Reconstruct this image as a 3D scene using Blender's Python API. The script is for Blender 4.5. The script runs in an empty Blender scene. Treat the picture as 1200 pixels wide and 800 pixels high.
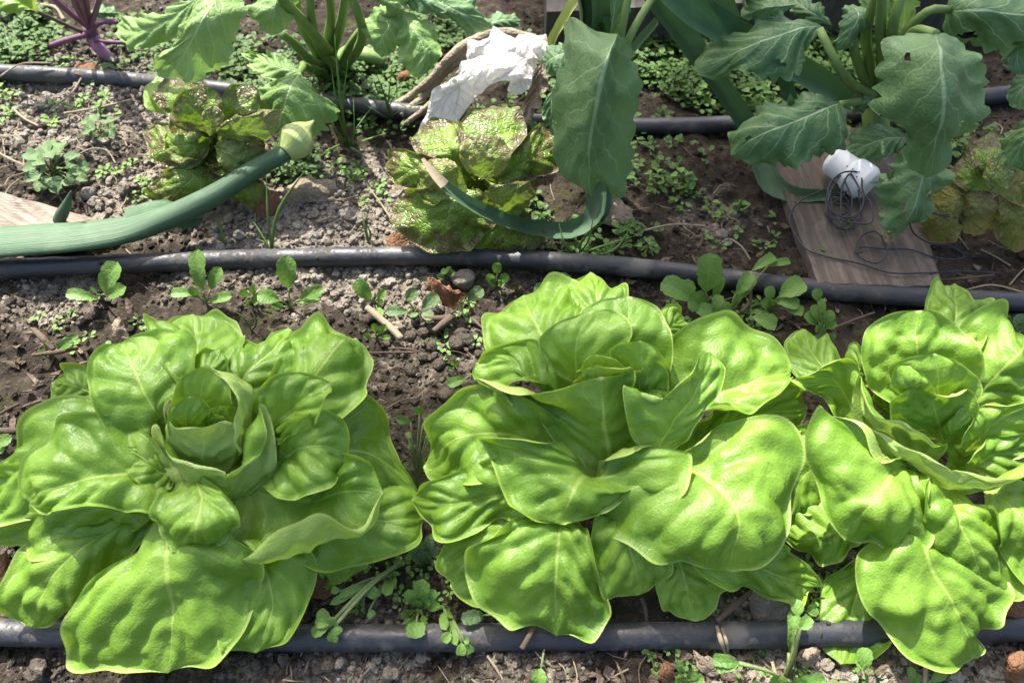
import bpy, math, random
import numpy as np
from mathutils import Vector

random.seed(7)
rng = np.random.default_rng(11)
S = bpy.context.scene
COL = S.collection

# ------------------------------------------------------------------ camera
CAM_H, PITCH, FPX = 0.565, math.radians(54.6), 933.0
cam = bpy.data.cameras.new('camera')
cam.sensor_width = 36.0
cam.lens = FPX / 1200 * 36
cam.clip_start, cam.clip_end = 0.01, 200
cam.dof.use_dof = True
cam.dof.focus_distance = 0.64
cam.dof.aperture_fstop = 9.0
co = bpy.data.objects.new('camera', cam)
co.location = (0, 0, CAM_H)
co.rotation_euler = (math.pi / 2 - PITCH, 0, 0)
COL.objects.link(co)
S.camera = co

# ------------------------------------------------------------------ light
SUN_EL, SUN_AZ = math.radians(56), math.radians(-28)      # azimuth from +Y, negative = left
world = bpy.data.worlds.new('World')
S.world = world
world.use_nodes = True
nt = world.node_tree
sky = nt.nodes.new('ShaderNodeTexSky')
sky.sky_type = 'NISHITA'
sky.sun_disc = False
sky.sun_elevation = SUN_EL
sky.sun_rotation = SUN_AZ
sky.dust_density = 5.0
sky.ozone_density = 0.6
bg = nt.nodes['Background']
bg.inputs['Strength'].default_value = 0.13
nt.links.new(sky.outputs[0], bg.inputs['Color'])
sd = bpy.data.lights.new('sun', 'SUN')
sd.energy = 5.0
sd.angle = math.radians(0.5)
sd.color = (1.0, 0.95, 0.87)
so = bpy.data.objects.new('sun', sd)
sdir = Vector((math.sin(SUN_AZ) * math.cos(SUN_EL), math.cos(SUN_AZ) * math.cos(SUN_EL), math.sin(SUN_EL)))
so.rotation_euler = sdir.to_track_quat('Z', 'Y').to_euler()
so.location = sdir * 5
COL.objects.link(so)
S.view_settings.view_transform = 'Standard'
S.view_settings.look = 'None'
S.view_settings.exposure = 1.6
S.view_settings.gamma = 1

# ------------------------------------------------------------------ maths
cp, sp = math.cos(PITCH), math.sin(PITCH)


def ray(px, py):
    a, b = (px - 600) / FPX, (400 - py) / FPX
    return np.array([a, cp + b * sp, -sp + b * cp])


def P(px, py, z=0.0):
    """point of the garden z cm above the soil that lies along a sight line of the photograph"""
    d = ray(px, py)
    t = (z / 100 - CAM_H) / d[2]
    return np.array([0, 0, CAM_H]) + d * t


def m_per_px(p):
    return (p[1] * cp + (CAM_H - p[2]) * sp) / FPX


def hash3(ix, iy, iz, seed):
    h = (ix.astype(np.int64) * 374761393 + iy.astype(np.int64) * 668265263 + iz.astype(np.int64) * 2147483647 + seed * 1274126177) & 0xffffffff
    h = ((h ^ (h >> 13)) * 1274126177) & 0xffffffff
    h = ((h ^ (h >> 16)) * 2246822519) & 0xffffffff
    return ((h ^ (h >> 15)) & 0xffff) / 65535.0


def vnoise(p, seed=0):
    i = np.floor(p)
    f = p - i
    f = f * f * (3 - 2 * f)
    i = i.astype(np.int64)
    out = 0
    for dx in (0, 1):
        for dy in (0, 1):
            for dz in (0, 1):
                w = (f[..., 0] if dx else 1 - f[..., 0]) * (f[..., 1] if dy else 1 - f[..., 1]) * (f[..., 2] if dz else 1 - f[..., 2])
                out = out + w * hash3(i[..., 0] + dx, i[..., 1] + dy, i[..., 2] + dz, seed)
    return out * 2 - 1


def soil_z(x, y):
    p = np.stack([x, y, np.zeros_like(x)], -1)
    z = 0.006 * vnoise(p * 11, 1) + 0.0042 * vnoise(p * 31, 2)
    z = z + 0.0030 * np.abs(vnoise(p * 75, 3)) + 0.0022 * vnoise(p * 150, 4) + 0.0012 * vnoise(p * 320, 5)
    return z - 0.004


def gz(p):
    return float(soil_z(np.array([p[0]]), np.array([p[1]]))[0])


def G(px, py, dz=0.0):
    """point on the soil surface"""
    p = P(px, py, 0)
    p = P(px, py, gz(p) * 100)
    p[2] += dz
    return p


def spline(pts, n, close_pow=1.0):
    pts = np.asarray(pts, float)
    d = np.linalg.norm(np.diff(pts, axis=0), axis=1) ** close_pow
    t = np.concatenate([[0], np.cumsum(np.maximum(d, 1e-6))])
    t /= t[-1]
    m = np.zeros_like(pts)
    k = len(pts)
    if k == 2:
        m[:] = (pts[1] - pts[0])
    else:
        s = np.diff(pts, axis=0) / np.diff(t)[:, None]
        m[0], m[-1] = s[0], s[-1]
        for i in range(1, k - 1):
            h0, h1 = t[i] - t[i - 1], t[i + 1] - t[i]
            m[i] = (s[i - 1] * h1 + s[i] * h0) / (h0 + h1)
    q = np.linspace(0, 1, n) if np.isscalar(n) else np.asarray(n)
    j = np.clip(np.searchsorted(t, q, side='right') - 1, 0, k - 2)
    h = (t[j + 1] - t[j])[:, None]
    x = ((q - t[j])[:, None]) / h
    return ((2 * x**3 - 3 * x**2 + 1) * pts[j] + (x**3 - 2 * x**2 + x) * h * m[j]
            + (-2 * x**3 + 3 * x**2) * pts[j + 1] + (x**3 - x**2) * h * m[j + 1])


# ------------------------------------------------------------------ mesh / object helpers
def mesh_np(name, V, F, uv=None, mat=None, smooth=True, attrs=None):
    me = bpy.data.meshes.new(name)
    V = np.asarray(V, np.float32)
    F = np.asarray(F, np.int32)
    n, k = F.shape
    me.vertices.add(len(V))
    me.vertices.foreach_set('co', V.ravel())
    me.loops.add(n * k)
    me.loops.foreach_set('vertex_index', F.ravel())
    me.polygons.add(n)
    me.polygons.foreach_set('loop_start', np.arange(0, n * k, k, dtype=np.int32))
    me.polygons.foreach_set('use_smooth', np.full(n, smooth))
    if uv is not None:
        l = me.uv_layers.new(name='UVMap')
        l.data.foreach_set('uv', np.asarray(uv, np.float32)[F.ravel()].ravel())
    for nm, arr in (attrs or {}).items():
        a = me.attributes.new(nm, 'FLOAT', 'POINT')
        a.data.foreach_set('value', np.asarray(arr, np.float32))
    me.update(calc_edges=True)
    if mat:
        me.materials.append(mat)
    return me


def obj(name, me, parent=None):
    o = bpy.data.objects.new(name, me)
    COL.objects.link(o)
    if parent is not None:
        o.parent = parent
    return o


def tag(o, label=None, cat=None, group=None, kind=None):
    if label: o['label'] = label
    if cat: o['category'] = cat
    if group: o['group'] = group
    if kind: o['kind'] = kind
    return o


def thing(name, loc, label, cat, group=None):
    o = bpy.data.objects.new(name, None)
    o.empty_display_size = 0.02
    o.location = Vector([float(c) for c in loc])
    COL.objects.link(o)
    return tag(o, label, cat, group)


def local(V, parent):
    return np.asarray(V) - np.array(parent.location[:]) if parent is not None else V


def grid_faces(a, b, wrap=False):
    i = np.arange(a - 1)[:, None]
    nb = b if wrap else b - 1
    j = np.arange(nb)[None, :]
    j2 = (j + 1) % b
    q = np.stack([i * b + j, i * b + j2, (i + 1) * b + j2, (i + 1) * b + j], -1)
    return q.reshape(-1, 4)


def tube_arrays(path, radii, n=24, sides=10, seed=0, rough=0.0, flat=None, cap=True):
    C = spline(path, n)
    if np.isscalar(radii):
        R = np.full(n, radii)
    else:
        R = np.interp(np.linspace(0, 1, n), np.linspace(0, 1, len(radii)), radii)
    T = np.gradient(C, axis=0)
    T /= np.linalg.norm(T, axis=1)[:, None] + 1e-12
    up = np.array([0.03, 0.05, 1.0])
    if abs(T[:, 2]).max() > 0.9:
        up = np.array([0.2, -1.0, 0.15])
    A = np.cross(T, up)
    A /= np.linalg.norm(A, axis=1)[:, None] + 1e-12
    B = np.cross(A, T)
    th = np.linspace(0, 2 * np.pi, sides, endpoint=False)
    fl = 1.0 if flat is None else np.interp(np.linspace(0, 1, n), np.linspace(0, 1, len(flat)), flat)[:, None, None]
    V = C[:, None, :] + R[:, None, None] * (np.cos(th)[None, :, None] * A[:, None, :] + np.sin(th)[None, :, None] * B[:, None, :] * fl)
    if rough:
        V = V + (V - C[:, None, :]) * (rough * vnoise(V * 90, seed))[..., None]
    F = grid_faces(n, sides, True)
    V = V.reshape(-1, 3)
    u = np.repeat(np.linspace(0, 1, n), sides)
    v = np.tile(np.linspace(0, 1, sides), n)
    uv = np.stack([v, u], -1)
    if cap:
        k = len(V)
        V = np.concatenate([V, C[:1], C[-1:]])
        uv = np.concatenate([uv, [[.5, 0]], [[.5, 1]]])
        j = np.arange(sides)
        f0 = np.stack([np.full(sides, k), (j + 1) % sides, j, j], -1)
        e = (n - 1) * sides
        f1 = np.stack([np.full(sides, k + 1), e + j, e + (j + 1) % sides, e + (j + 1) % sides], -1)
        F = np.concatenate([F, f0, f1])
        # triangles stored as degenerate quads are avoided: split caps out
        return V, F[:-2 * sides], np.concatenate([f0[:, :3], f1[:, :3]]), uv
    return V, F, None, uv


def mesh_mixed(name, V, Q, Tt, uv, mat, smooth=True):
    Q = np.asarray(Q, np.int32)
    tri = np.concatenate([Q[:, [0, 1, 2]], Q[:, [0, 2, 3]]])
    if Tt is not None and len(Tt):
        tri = np.concatenate([tri, Tt])
    return mesh_np(name, V, tri, uv, mat, smooth)


def tube(name, path, radii, mat, parent=None, **kw):
    V, Q, Tt, uv = tube_arrays(path, radii, **kw)
    return obj(name, mesh_mixed(name, local(V, parent), Q, Tt, uv, mat), parent)


# ------------------------------------------------------------------ materials
class NT:
    def __init__(self, name):
        self.m = bpy.data.materials.new(name)
        self.m.use_nodes = True
        self.t = self.m.node_tree
        self.b = self.t.nodes['Principled BSDF']
        self.out = self.t.nodes['Material Output']

    def n(self, typ, **kw):
        nd = self.t.nodes.new(typ)
        for k, v in kw.items():
            setattr(nd, k, v)
        return nd

    def link(self, a, b):
        self.t.links.new(a, b)

    def val(self, sock, v):
        if hasattr(v, 'is_linked') or isinstance(v, bpy.types.NodeSocket):
            self.link(v, sock)
        else:
            sock.default_value = v

    def math(self, op, a, b=None, c=None, clamp=False):
        nd = self.n('ShaderNodeMath', operation=op, use_clamp=clamp)
        for s, v in zip(nd.inputs, (a, b, c)):
            if v is not None:
                self.val(s, v)
        return nd.outputs[0]

    def ramp(self, x, lo, hi, a=0.0, b=1.0):
        nd = self.n('ShaderNodeMapRange', interpolation_type='SMOOTHSTEP')
        for s, v in zip(nd.inputs, (x, lo, hi, a, b)):
            self.val(s, v)
        return nd.outputs[0]

    def mix(self, f, a, b, mode='MIX'):
        nd = self.n('ShaderNodeMix', data_type='RGBA', blend_type=mode)
        self.val(nd.inputs[0], f)
        self.val(nd.inputs[6], a if not isinstance(a, tuple) else (*a, 1))
        self.val(nd.inputs[7], b if not isinstance(b, tuple) else (*b, 1))
        return nd.outputs[2]

    def noise(self, scale, detail=3, rough=0.55, vec=None, dist=0.0):
        nd = self.n('ShaderNodeTexNoise')
        nd.inputs['Scale'].default_value = scale
        nd.inputs['Detail'].default_value = detail
        nd.inputs['Roughness'].default_value = rough
        nd.inputs['Distortion'].default_value = dist
        self.link(vec if vec is not None else self.objco(), nd.inputs['Vector'])
        return nd.outputs['Fac']

    def voro(self, scale, feature='F1', vec=None, out='Distance'):
        nd = self.n('ShaderNodeTexVoronoi', feature=feature)
        nd.inputs['Scale'].default_value = scale
        self.link(vec if vec is not None else self.objco(), nd.inputs['Vector'])
        return nd.outputs[out]

    def objco(self):
        if not hasattr(self, '_oc'):
            self._oc = self.n('ShaderNodeTexCoord').outputs['Object']
        return self._oc

    def bump(self, h, strength, dist, normal=None):
        nd = self.n('ShaderNodeBump')
        nd.inputs['Strength'].default_value = strength
        nd.inputs['Distance'].default_value = dist
        self.link(h, nd.inputs['Height'])
        if normal is not None:
            self.link(normal, nd.inputs['Normal'])
        return nd.outputs[0]

    def uv(self):
        if not hasattr(self, '_uv'):
            u = self.n('ShaderNodeUVMap')
            s = self.n('ShaderNodeSeparateXYZ')
            self.link(u.outputs[0], s.inputs[0])
            self._uv = (s.outputs[0], s.outputs[1])
        return self._uv


def leaf_material(name, col, col2, pale, vein_col, trans, trans_w=0.4, rough=0.42, nlat=6.0, slant=1.6, vein_w=0.035,
                  lat_strength=0.5, quilt=160.0, quilt_amt=0.7, edge_pale=0.5, spec=0.35, blot=None, blot_thr=(0.5, 0.62),
                  base_pale=0.25, gloss_noise=False, vein_amt=0.75, under=0.35, dirt=0.0):
    m = NT(name)
    x, u = m.uv()
    c = m.math('SUBTRACT', m.math('MULTIPLY', x, 2.0), 1.0)
    a = m.math('ABSOLUTE', c)
    warp = m.noise(38, 2)
    # midrib
    wd = m.math('MULTIPLY', m.math('SUBTRACT', 1.12, u), vein_w)
    mid = m.math('SUBTRACT', 1.0, m.math('DIVIDE', a, wd), clamp=True)
    mid = m.ramp(mid, 0.0, 0.7)
    # lateral veins
    side = m.math('MULTIPLY', m.math('GREATER_THAN', c, 0.0), 0.47)
    t = m.math('SUBTRACT', m.math('MULTIPLY', u, nlat), m.math('MULTIPLY', m.math('POWER', a, 0.85), slant))
    t = m.math('ADD', t, m.math('ADD', side, m.math('MULTIPLY', warp, 0.9)))
    d = m.math('ABSOLUTE', m.math('SUBTRACT', m.math('FRACT', t), 0.5))
    lw = m.ramp(a, 0.0, 0.95, 0.075, 0.03)
    lat = m.math('SUBTRACT', 1.0, m.math('DIVIDE', d, lw), clamp=True)
    lat = m.math('MULTIPLY', lat, m.ramp(a, 1.0, 0.6, 0.0, lat_strength))
    vein = m.math('MAXIMUM', mid, lat)
    # net of small veins
    net = m.voro(quilt, 'DISTANCE_TO_EDGE')
    netl = m.ramp(net, 0.0, 0.12, 1.0, 0.0)
    # colours
    oi = m.n('ShaderNodeObjectInfo')
    big = m.noise(22, 3)
    cc = m.mix(m.ramp(big, 0.3, 0.7), col, col2)
    cc = m.mix(m.math('MULTIPLY', oi.outputs['Random'], 0.4), cc, col2)
    if blot:
        bn = m.noise(75, 5, 0.65)
        e2 = m.ramp(m.math('MAXIMUM', a, u), 0.35, 1.0, -0.12, 0.16)
        bm = m.ramp(m.math('ADD', bn, e2), blot_thr[0], blot_thr[1])
        cc = m.mix(m.math('MULTIPLY', bm, 0.85), cc, blot)
    cc = m.mix(m.math('MULTIPLY', netl, 0.07), cc, pale)
    cc = m.mix(m.ramp(u, 0.32, 0.0, 0.0, base_pale * 2.2), cc, pale)
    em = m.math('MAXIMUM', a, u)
    cc = m.mix(m.ramp(em, 0.962, 0.992, 0.0, edge_pale), cc, pale)  # pale rim paints light caught by curled leaf edges; tan margin on bleached leaf
    cc = m.mix(m.math('MULTIPLY', vein, vein_amt), cc, vein_col)
    geo = m.n('ShaderNodeNewGeometry')
    cc = m.mix(m.math('MULTIPLY', geo.outputs['Backfacing'], under), cc, pale)
    if dirt:
        sp = m.math('MULTIPLY', m.ramp(m.noise(300, 2), 0.66, 0.72), m.ramp(m.noise(24, 3), 0.48, 0.62))
        cc = m.mix(m.math('MULTIPLY', sp, dirt), cc, (0.05, 0.04, 0.02))
    # relief
    q1 = m.voro(quilt * 0.55, 'SMOOTH_F1')
    h = m.math('ADD', m.math('MULTIPLY', q1, -0.75), m.math('MULTIPLY', m.noise(quilt * 1.6, 3), 0.45))
    h = m.math('ADD', h, m.math('MULTIPLY', m.ramp(net, 0.0, 0.2), 0.35))
    h = m.math('SUBTRACT', h, m.math('MULTIPLY', vein, 0.55))
    nrm = m.bump(h, quilt_amt, 0.0022)
    b = m.b
    m.val(b.inputs['Base Color'], cc)
    if gloss_noise:
        m.val(b.inputs['Roughness'], m.ramp(m.noise(60, 4), 0.35, 0.65, rough - 0.12, rough + 0.2))
    else:
        m.val(b.inputs['Roughness'], m.ramp(big, 0.3, 0.7, rough - 0.05, rough + 0.1))
    b.inputs['Specular IOR Level'].default_value = spec
    m.link(nrm, b.inputs['Normal'])
    tr = m.n('ShaderNodeBsdfTranslucent')
    m.val(tr.inputs['Color'], m.mix(m.math('MULTIPLY', vein, 0.5), m.mix(0.55, (*trans,), cc), vein_col))
    m.link(nrm, tr.inputs['Normal'])
    mx = m.n('ShaderNodeMixShader')
    mx.inputs[0].default_value = trans_w
    m.link(b.outputs[0], mx.inputs[1])
    m.link(tr.outputs[0], mx.inputs[2])
    m.link(mx.outputs[0], m.out.inputs['Surface'])
    return m.m


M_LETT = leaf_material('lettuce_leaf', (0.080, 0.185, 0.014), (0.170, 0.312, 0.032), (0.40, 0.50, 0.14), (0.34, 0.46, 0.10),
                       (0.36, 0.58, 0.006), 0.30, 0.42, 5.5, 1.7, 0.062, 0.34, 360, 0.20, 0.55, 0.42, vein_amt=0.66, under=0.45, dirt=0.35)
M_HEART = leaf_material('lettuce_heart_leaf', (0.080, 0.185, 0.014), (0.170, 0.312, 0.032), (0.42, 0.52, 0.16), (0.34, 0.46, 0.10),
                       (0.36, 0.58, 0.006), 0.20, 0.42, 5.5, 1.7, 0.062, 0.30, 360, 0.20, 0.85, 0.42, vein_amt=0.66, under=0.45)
M_COS = leaf_material('bronze_lettuce_leaf', (0.078, 0.155, 0.014), (0.15, 0.245, 0.024), (0.27, 0.27, 0.10), (0.22, 0.29, 0.08),
                      (0.28, 0.48, 0.012), 0.26, 0.30, 6, 1.6, 0.05, 0.35, 240, 0.65, 0.3, 0.5, blot=(0.075, 0.036, 0.022),
                      blot_thr=(0.47, 0.64), gloss_noise=True, dirt=0.15)
M_YELLOW = leaf_material('withering_leaf', (0.10, 0.14, 0.025), (0.20, 0.19, 0.045), (0.28, 0.24, 0.11), (0.24, 0.24, 0.09),
                         (0.3, 0.3, 0.04), 0.3, 0.5, 6, 1.5, 0.07, 0.5, 150, 1.0, 0.3, 0.3, blot=(0.22, 0.13, 0.06), blot_thr=(0.58, 0.7))
M_KOHL = leaf_material('brassica_leaf', (0.062, 0.132, 0.055), (0.098, 0.180, 0.068), (0.15, 0.24, 0.10), (0.36, 0.46, 0.27),
                       (0.15, 0.34, 0.03), 0.20, 0.44, 6.0, 2.3, 0.062, 0.65, 170, 0.35, 0.25, 0.3, base_pale=0.05)
M_KOHL_LIGHT = leaf_material('young_brassica_leaf', (0.12, 0.225, 0.06), (0.17, 0.28, 0.08), (0.24, 0.34, 0.13), (0.42, 0.52, 0.28),
                             (0.22, 0.42, 0.03), 0.25, 0.5, 6.0, 2.3, 0.045, 0.7, 170, 0.4, 0.3, 0.3, base_pale=0.05)
M_SEED = leaf_material('seedling_leaf', (0.075, 0.165, 0.03), (0.13, 0.235, 0.045), (0.2, 0.30, 0.09), (0.2, 0.31, 0.09),
                       (0.2, 0.40, 0.02), 0.25, 0.48, 4, 1.6, 0.07, 0.3, 260, 0.3, 0.2, 0.3, base_pale=0.1)
M_SEED_GREY = leaf_material('grey_green_leaf', (0.075, 0.135, 0.055), (0.11, 0.175, 0.07), (0.17, 0.24, 0.12), (0.17, 0.25, 0.12),
                            (0.2, 0.33, 0.08), 0.25, 0.55, 4, 1.6, 0.08, 0.4, 260, 0.4, 0.2, 0.25, base_pale=0.1)
M_COVER = leaf_material('chickweed_leaf', (0.038, 0.092, 0.014), (0.066, 0.135, 0.022), (0.12, 0.2, 0.05), (0.12, 0.2, 0.05), (0.15, 0.32, 0.015), 0.22, 0.5, 4)
M_DEADLEAF = leaf_material('dead_brown_leaf', (0.13, 0.062, 0.032), (0.19, 0.10, 0.055), (0.2, 0.12, 0.07), (0.10, 0.05, 0.028),
                           (0.3, 0.12, 0.04), 0.15, 0.7, 7, 1.0, 0.06, 0.6, 200, 0.8, 0.2, 0.2, base_pale=0.1)
M_GREYLEAF = leaf_material('dead_grey_leaf', (0.20, 0.155, 0.11), (0.30, 0.245, 0.18), (0.35, 0.3, 0.22), (0.2, 0.15, 0.10),
                           (0.25, 0.18, 0.1), 0.15, 0.7, 7, 1.0, 0.05, 0.5, 200, 0.8, 0.1, 0.2, base_pale=0.1)
M_WHITE = leaf_material('bleached_leaf', (0.80, 0.78, 0.74), (0.86, 0.85, 0.82), (0.5, 0.42, 0.30), (0.55, 0.47, 0.35),
                        (0.88, 0.86, 0.80), 0.5, 0.7, 6, 1.2, 0.05, 0.5, 120, 0.9, 0.8, 0.3, base_pale=0.3)


def leek_material(name, c1, c2, rough=0.45):
    m = NT(name)
    x, u = m.uv()
    mp = m.n('ShaderNodeCombineXYZ')
    m.link(m.math('MULTIPLY', x, 75.0), mp.inputs[0])
    m.link(m.math('MULTIPLY', u, 3.0), mp.inputs[1])
    st = m.noise(1.0, 3, 0.6, mp.outputs[0])
    n2 = m.noise(45, 3)
    cc = m.mix(m.ramp(st, 0.3, 0.7), c1, c2)
    cc = m.mix(m.ramp(n2, 0.5, 0.75, 0, 0.35), cc, tuple(min(1, k * 1.35 + .02) for k in c2))
    m.val(m.b.inputs['Base Color'], cc)
    m.b.inputs['Roughness'].default_value = rough
    m.b.inputs['Specular IOR Level'].default_value = 0.35
    m.link(m.bump(m.math('ADD', st, m.math('MULTIPLY', n2, .4)), 0.6, 0.0012), m.b.inputs['Normal'])
    tr = m.n('ShaderNodeBsdfTranslucent')
    m.val(tr.inputs['Color'], m.mix(0.5, cc, (0.12, 0.3, 0.06)))
    mx = m.n('ShaderNodeMixShader')
    mx.inputs[0].default_value = 0.12
    m.link(m.b.outputs[0], mx.inputs[1]); m.link(tr.outputs[0], mx.inputs[2])
    m.link(mx.outputs[0], m.out.inputs['Surface'])
    return m.m


M_LEEK = leek_material('leek_leaf', (0.036, 0.084, 0.040), (0.070, 0.125, 0.066), 0.58)
M_LEEKD = leek_material('dark_leek_leaf', (0.03, 0.085, 0.035), (0.055, 0.12, 0.05))
M_BUD = leek_material('flower_bud', (0.25, 0.33, 0.09), (0.40, 0.46, 0.19), 0.5)
M_GRASS = leek_material('grass_blade', (0.08, 0.17, 0.03), (0.12, 0.23, 0.045))
M_STEM = leek_material('pale_green_stem', (0.13, 0.22, 0.05), (0.2, 0.30, 0.09))
M_SEEDSTEM = leek_material('seedling_stem', (0.16, 0.22, 0.07), (0.23, 0.29, 0.12))
M_PURPLE = leek_material('purple_stem', (0.13, 0.05, 0.10), (0.22, 0.10, 0.17))


def soil_like(name, dark, mid, light, rough=0.95, s=1.0, moss=True, dry=None):
    m = NT(name)
    n1 = m.noise(14 * s, 4, 0.6)
    n2 = m.noise(90 * s, 5, 0.65)
    n3 = m.noise(420 * s, 3, 0.6)
    cc = m.mix(m.ramp(n1, 0.36, 0.62), dark, mid)
    cc = m.mix(m.ramp(n2, 0.48, 0.72), cc, light)
    if dry:  # mask mixes real dryness with sun and shade put into the colour
        at = m.n('ShaderNodeAttribute', attribute_name='dry')
        dd = m.mix(m.ramp(n2, 0.35, 0.7), dry, tuple(min(1, k * 1.7) for k in dry))
        cc = m.mix(m.ramp(m.math('ADD', at.outputs['Fac'], m.math('MULTIPLY', m.math('SUBTRACT', n2, 0.5), 0.8)), 0.3, 0.75), cc, dd)
    cc = m.mix(m.ramp(n3, 0.25, 0.6, 0.55, 0.0), cc, dark)
    if moss:
        mo = m.math('MULTIPLY', m.ramp(m.noise(20, 3), 0.56, 0.66), m.ramp(m.noise(120, 3), 0.45, 0.6))
        cc = m.mix(m.math('MULTIPLY', mo, 0.6), cc, (0.06, 0.07, 0.02))
    m.val(m.b.inputs['Base Color'], cc)
    m.b.inputs['Roughness'].default_value = rough
    m.b.inputs['Specular IOR Level'].default_value = 0.15
    h = m.math('ADD', m.math('MULTIPLY', n2, 0.8), m.math('MULTIPLY', n3, 0.6))
    m.link(m.bump(h, 1.0, 0.005), m.b.inputs['Normal'])
    return m.m


M_SOIL = soil_like('soil', (0.019, 0.0148, 0.0105), (0.043, 0.034, 0.025), (0.082, 0.067, 0.051), dry=(0.145, 0.125, 0.098))
M_CLOD = soil_like('soil_clods', (0.052, 0.043, 0.033), (0.088, 0.075, 0.060), (0.165, 0.145, 0.118), moss=False)
M_DAMP_SHADE = soil_like('damp_clods', (0.021, 0.017, 0.0128), (0.043, 0.035, 0.027), (0.076, 0.063, 0.049), moss=False)  # damp soil colour, also kept dark to paint in shade
M_DRY_SUNCLOD = soil_like('dry_sun_clods', (0.15, 0.13, 0.104), (0.225, 0.198, 0.160), (0.34, 0.305, 0.255), moss=False)  # dry soil colour, also raised to paint in sunlight
M_STONE = soil_like('stone', (0.13, 0.12, 0.10), (0.22, 0.20, 0.17), (0.33, 0.30, 0.26), 0.85, 1.0, False)
M_DRY = leek_material('dry_straw', (0.22, 0.175, 0.11), (0.33, 0.275, 0.19), 0.7)
M_TWIG = leek_material('brown_twig', (0.07, 0.047, 0.032), (0.14, 0.10, 0.07), 0.8)
M_CASTERBARK = leek_material('caster_bark', (0.09, 0.06, 0.04), (0.16, 0.12, 0.08), 0.9)


def pipe_material():
    m = NT('black_polythene_pipe')
    n1 = m.noise(35, 5, 0.65)
    n2 = m.noise(260, 3, 0.7)
    geo = m.n('ShaderNodeNewGeometry')
    dirt = m.math('MULTIPLY', m.ramp(n1, 0.42, 0.68), m.ramp(n2, 0.35, 0.62))
    cc = m.mix(m.math('MULTIPLY', dirt, 0.85), (0.020, 0.022, 0.027), (0.085, 0.078, 0.068))
    cc = m.mix(m.ramp(m.noise(18, 4), 0.60, 0.72, 0, 0.5), cc, (0.20, 0.185, 0.16))
    m.val(m.b.inputs['Base Color'], cc)
    m.val(m.b.inputs['Roughness'], m.ramp(dirt, 0.0, 0.5, 0.45, 0.9))
    m.link(m.bump(m.math('ADD', n2, n1), 0.35, 0.0012), m.b.inputs['Normal'])
    return m.m


M_PIPE = pipe_material()


def wood_material(name, a, b):
    m = NT(name)
    mp = m.n('ShaderNodeMapping')
    mp.inputs['Scale'].default_value = (9, 120, 40)
    m.link(m.objco(), mp.inputs[0])
    g = m.noise(1.0, 5, 0.65, mp.outputs[0], 0.6)
    st = m.noise(30, 4, 0.6)
    cc = m.mix(m.ramp(g, 0.35, 0.68), a, b)
    cc = m.mix(m.ramp(st, 0.48, 0.70, 0, 0.75), cc, (0.05, 0.04, 0.032))
    cc = m.mix(m.ramp(m.noise(220, 3), 0.58, 0.7, 0, 0.5), cc, (0.03, 0.025, 0.02))
    m.val(m.b.inputs['Base Color'], cc)
    m.b.inputs['Roughness'].default_value = 0.85
    m.link(m.bump(g, 0.6, 0.002), m.b.inputs['Normal'])
    return m.m


M_BOARD = wood_material('weathered_wood', (0.065, 0.050, 0.038), (0.135, 0.108, 0.084))
M_BOARD3 = wood_material('dark_weathered_wood', (0.03, 0.025, 0.020), (0.062, 0.053, 0.043))
M_BOARD2 = wood_material('sun_bleached_wood', (0.12, 0.098, 0.075), (0.24, 0.205, 0.165))


def plastic(name, c, rough=0.4, dirt=0.3):
    m = NT(name)
    n = m.noise(70, 5, 0.65)
    cc = m.mix(m.ramp(n, 0.52, 0.75, 0, dirt), c, (0.2, 0.16, 0.11))
    m.val(m.b.inputs['Base Color'], cc)
    m.b.inputs['Roughness'].default_value = rough
    return m.m


M_WPLASTIC = plastic('white_plastic', (0.80, 0.81, 0.83), 0.45, 0.25)
M_CORD = plastic('black_cord', (0.014, 0.016, 0.024), 0.55, 0.1)
M_HOLE = plastic('dark_hole', (0.012, 0.011, 0.01), 0.8, 0.0)

# ------------------------------------------------------------------ leaf builder
LEAF_SEED = [0]


def parse(s):
    if isinstance(s, str):
        return [tuple(float(c) for c in w.split(',')) for w in s.split()]
    return s


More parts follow.
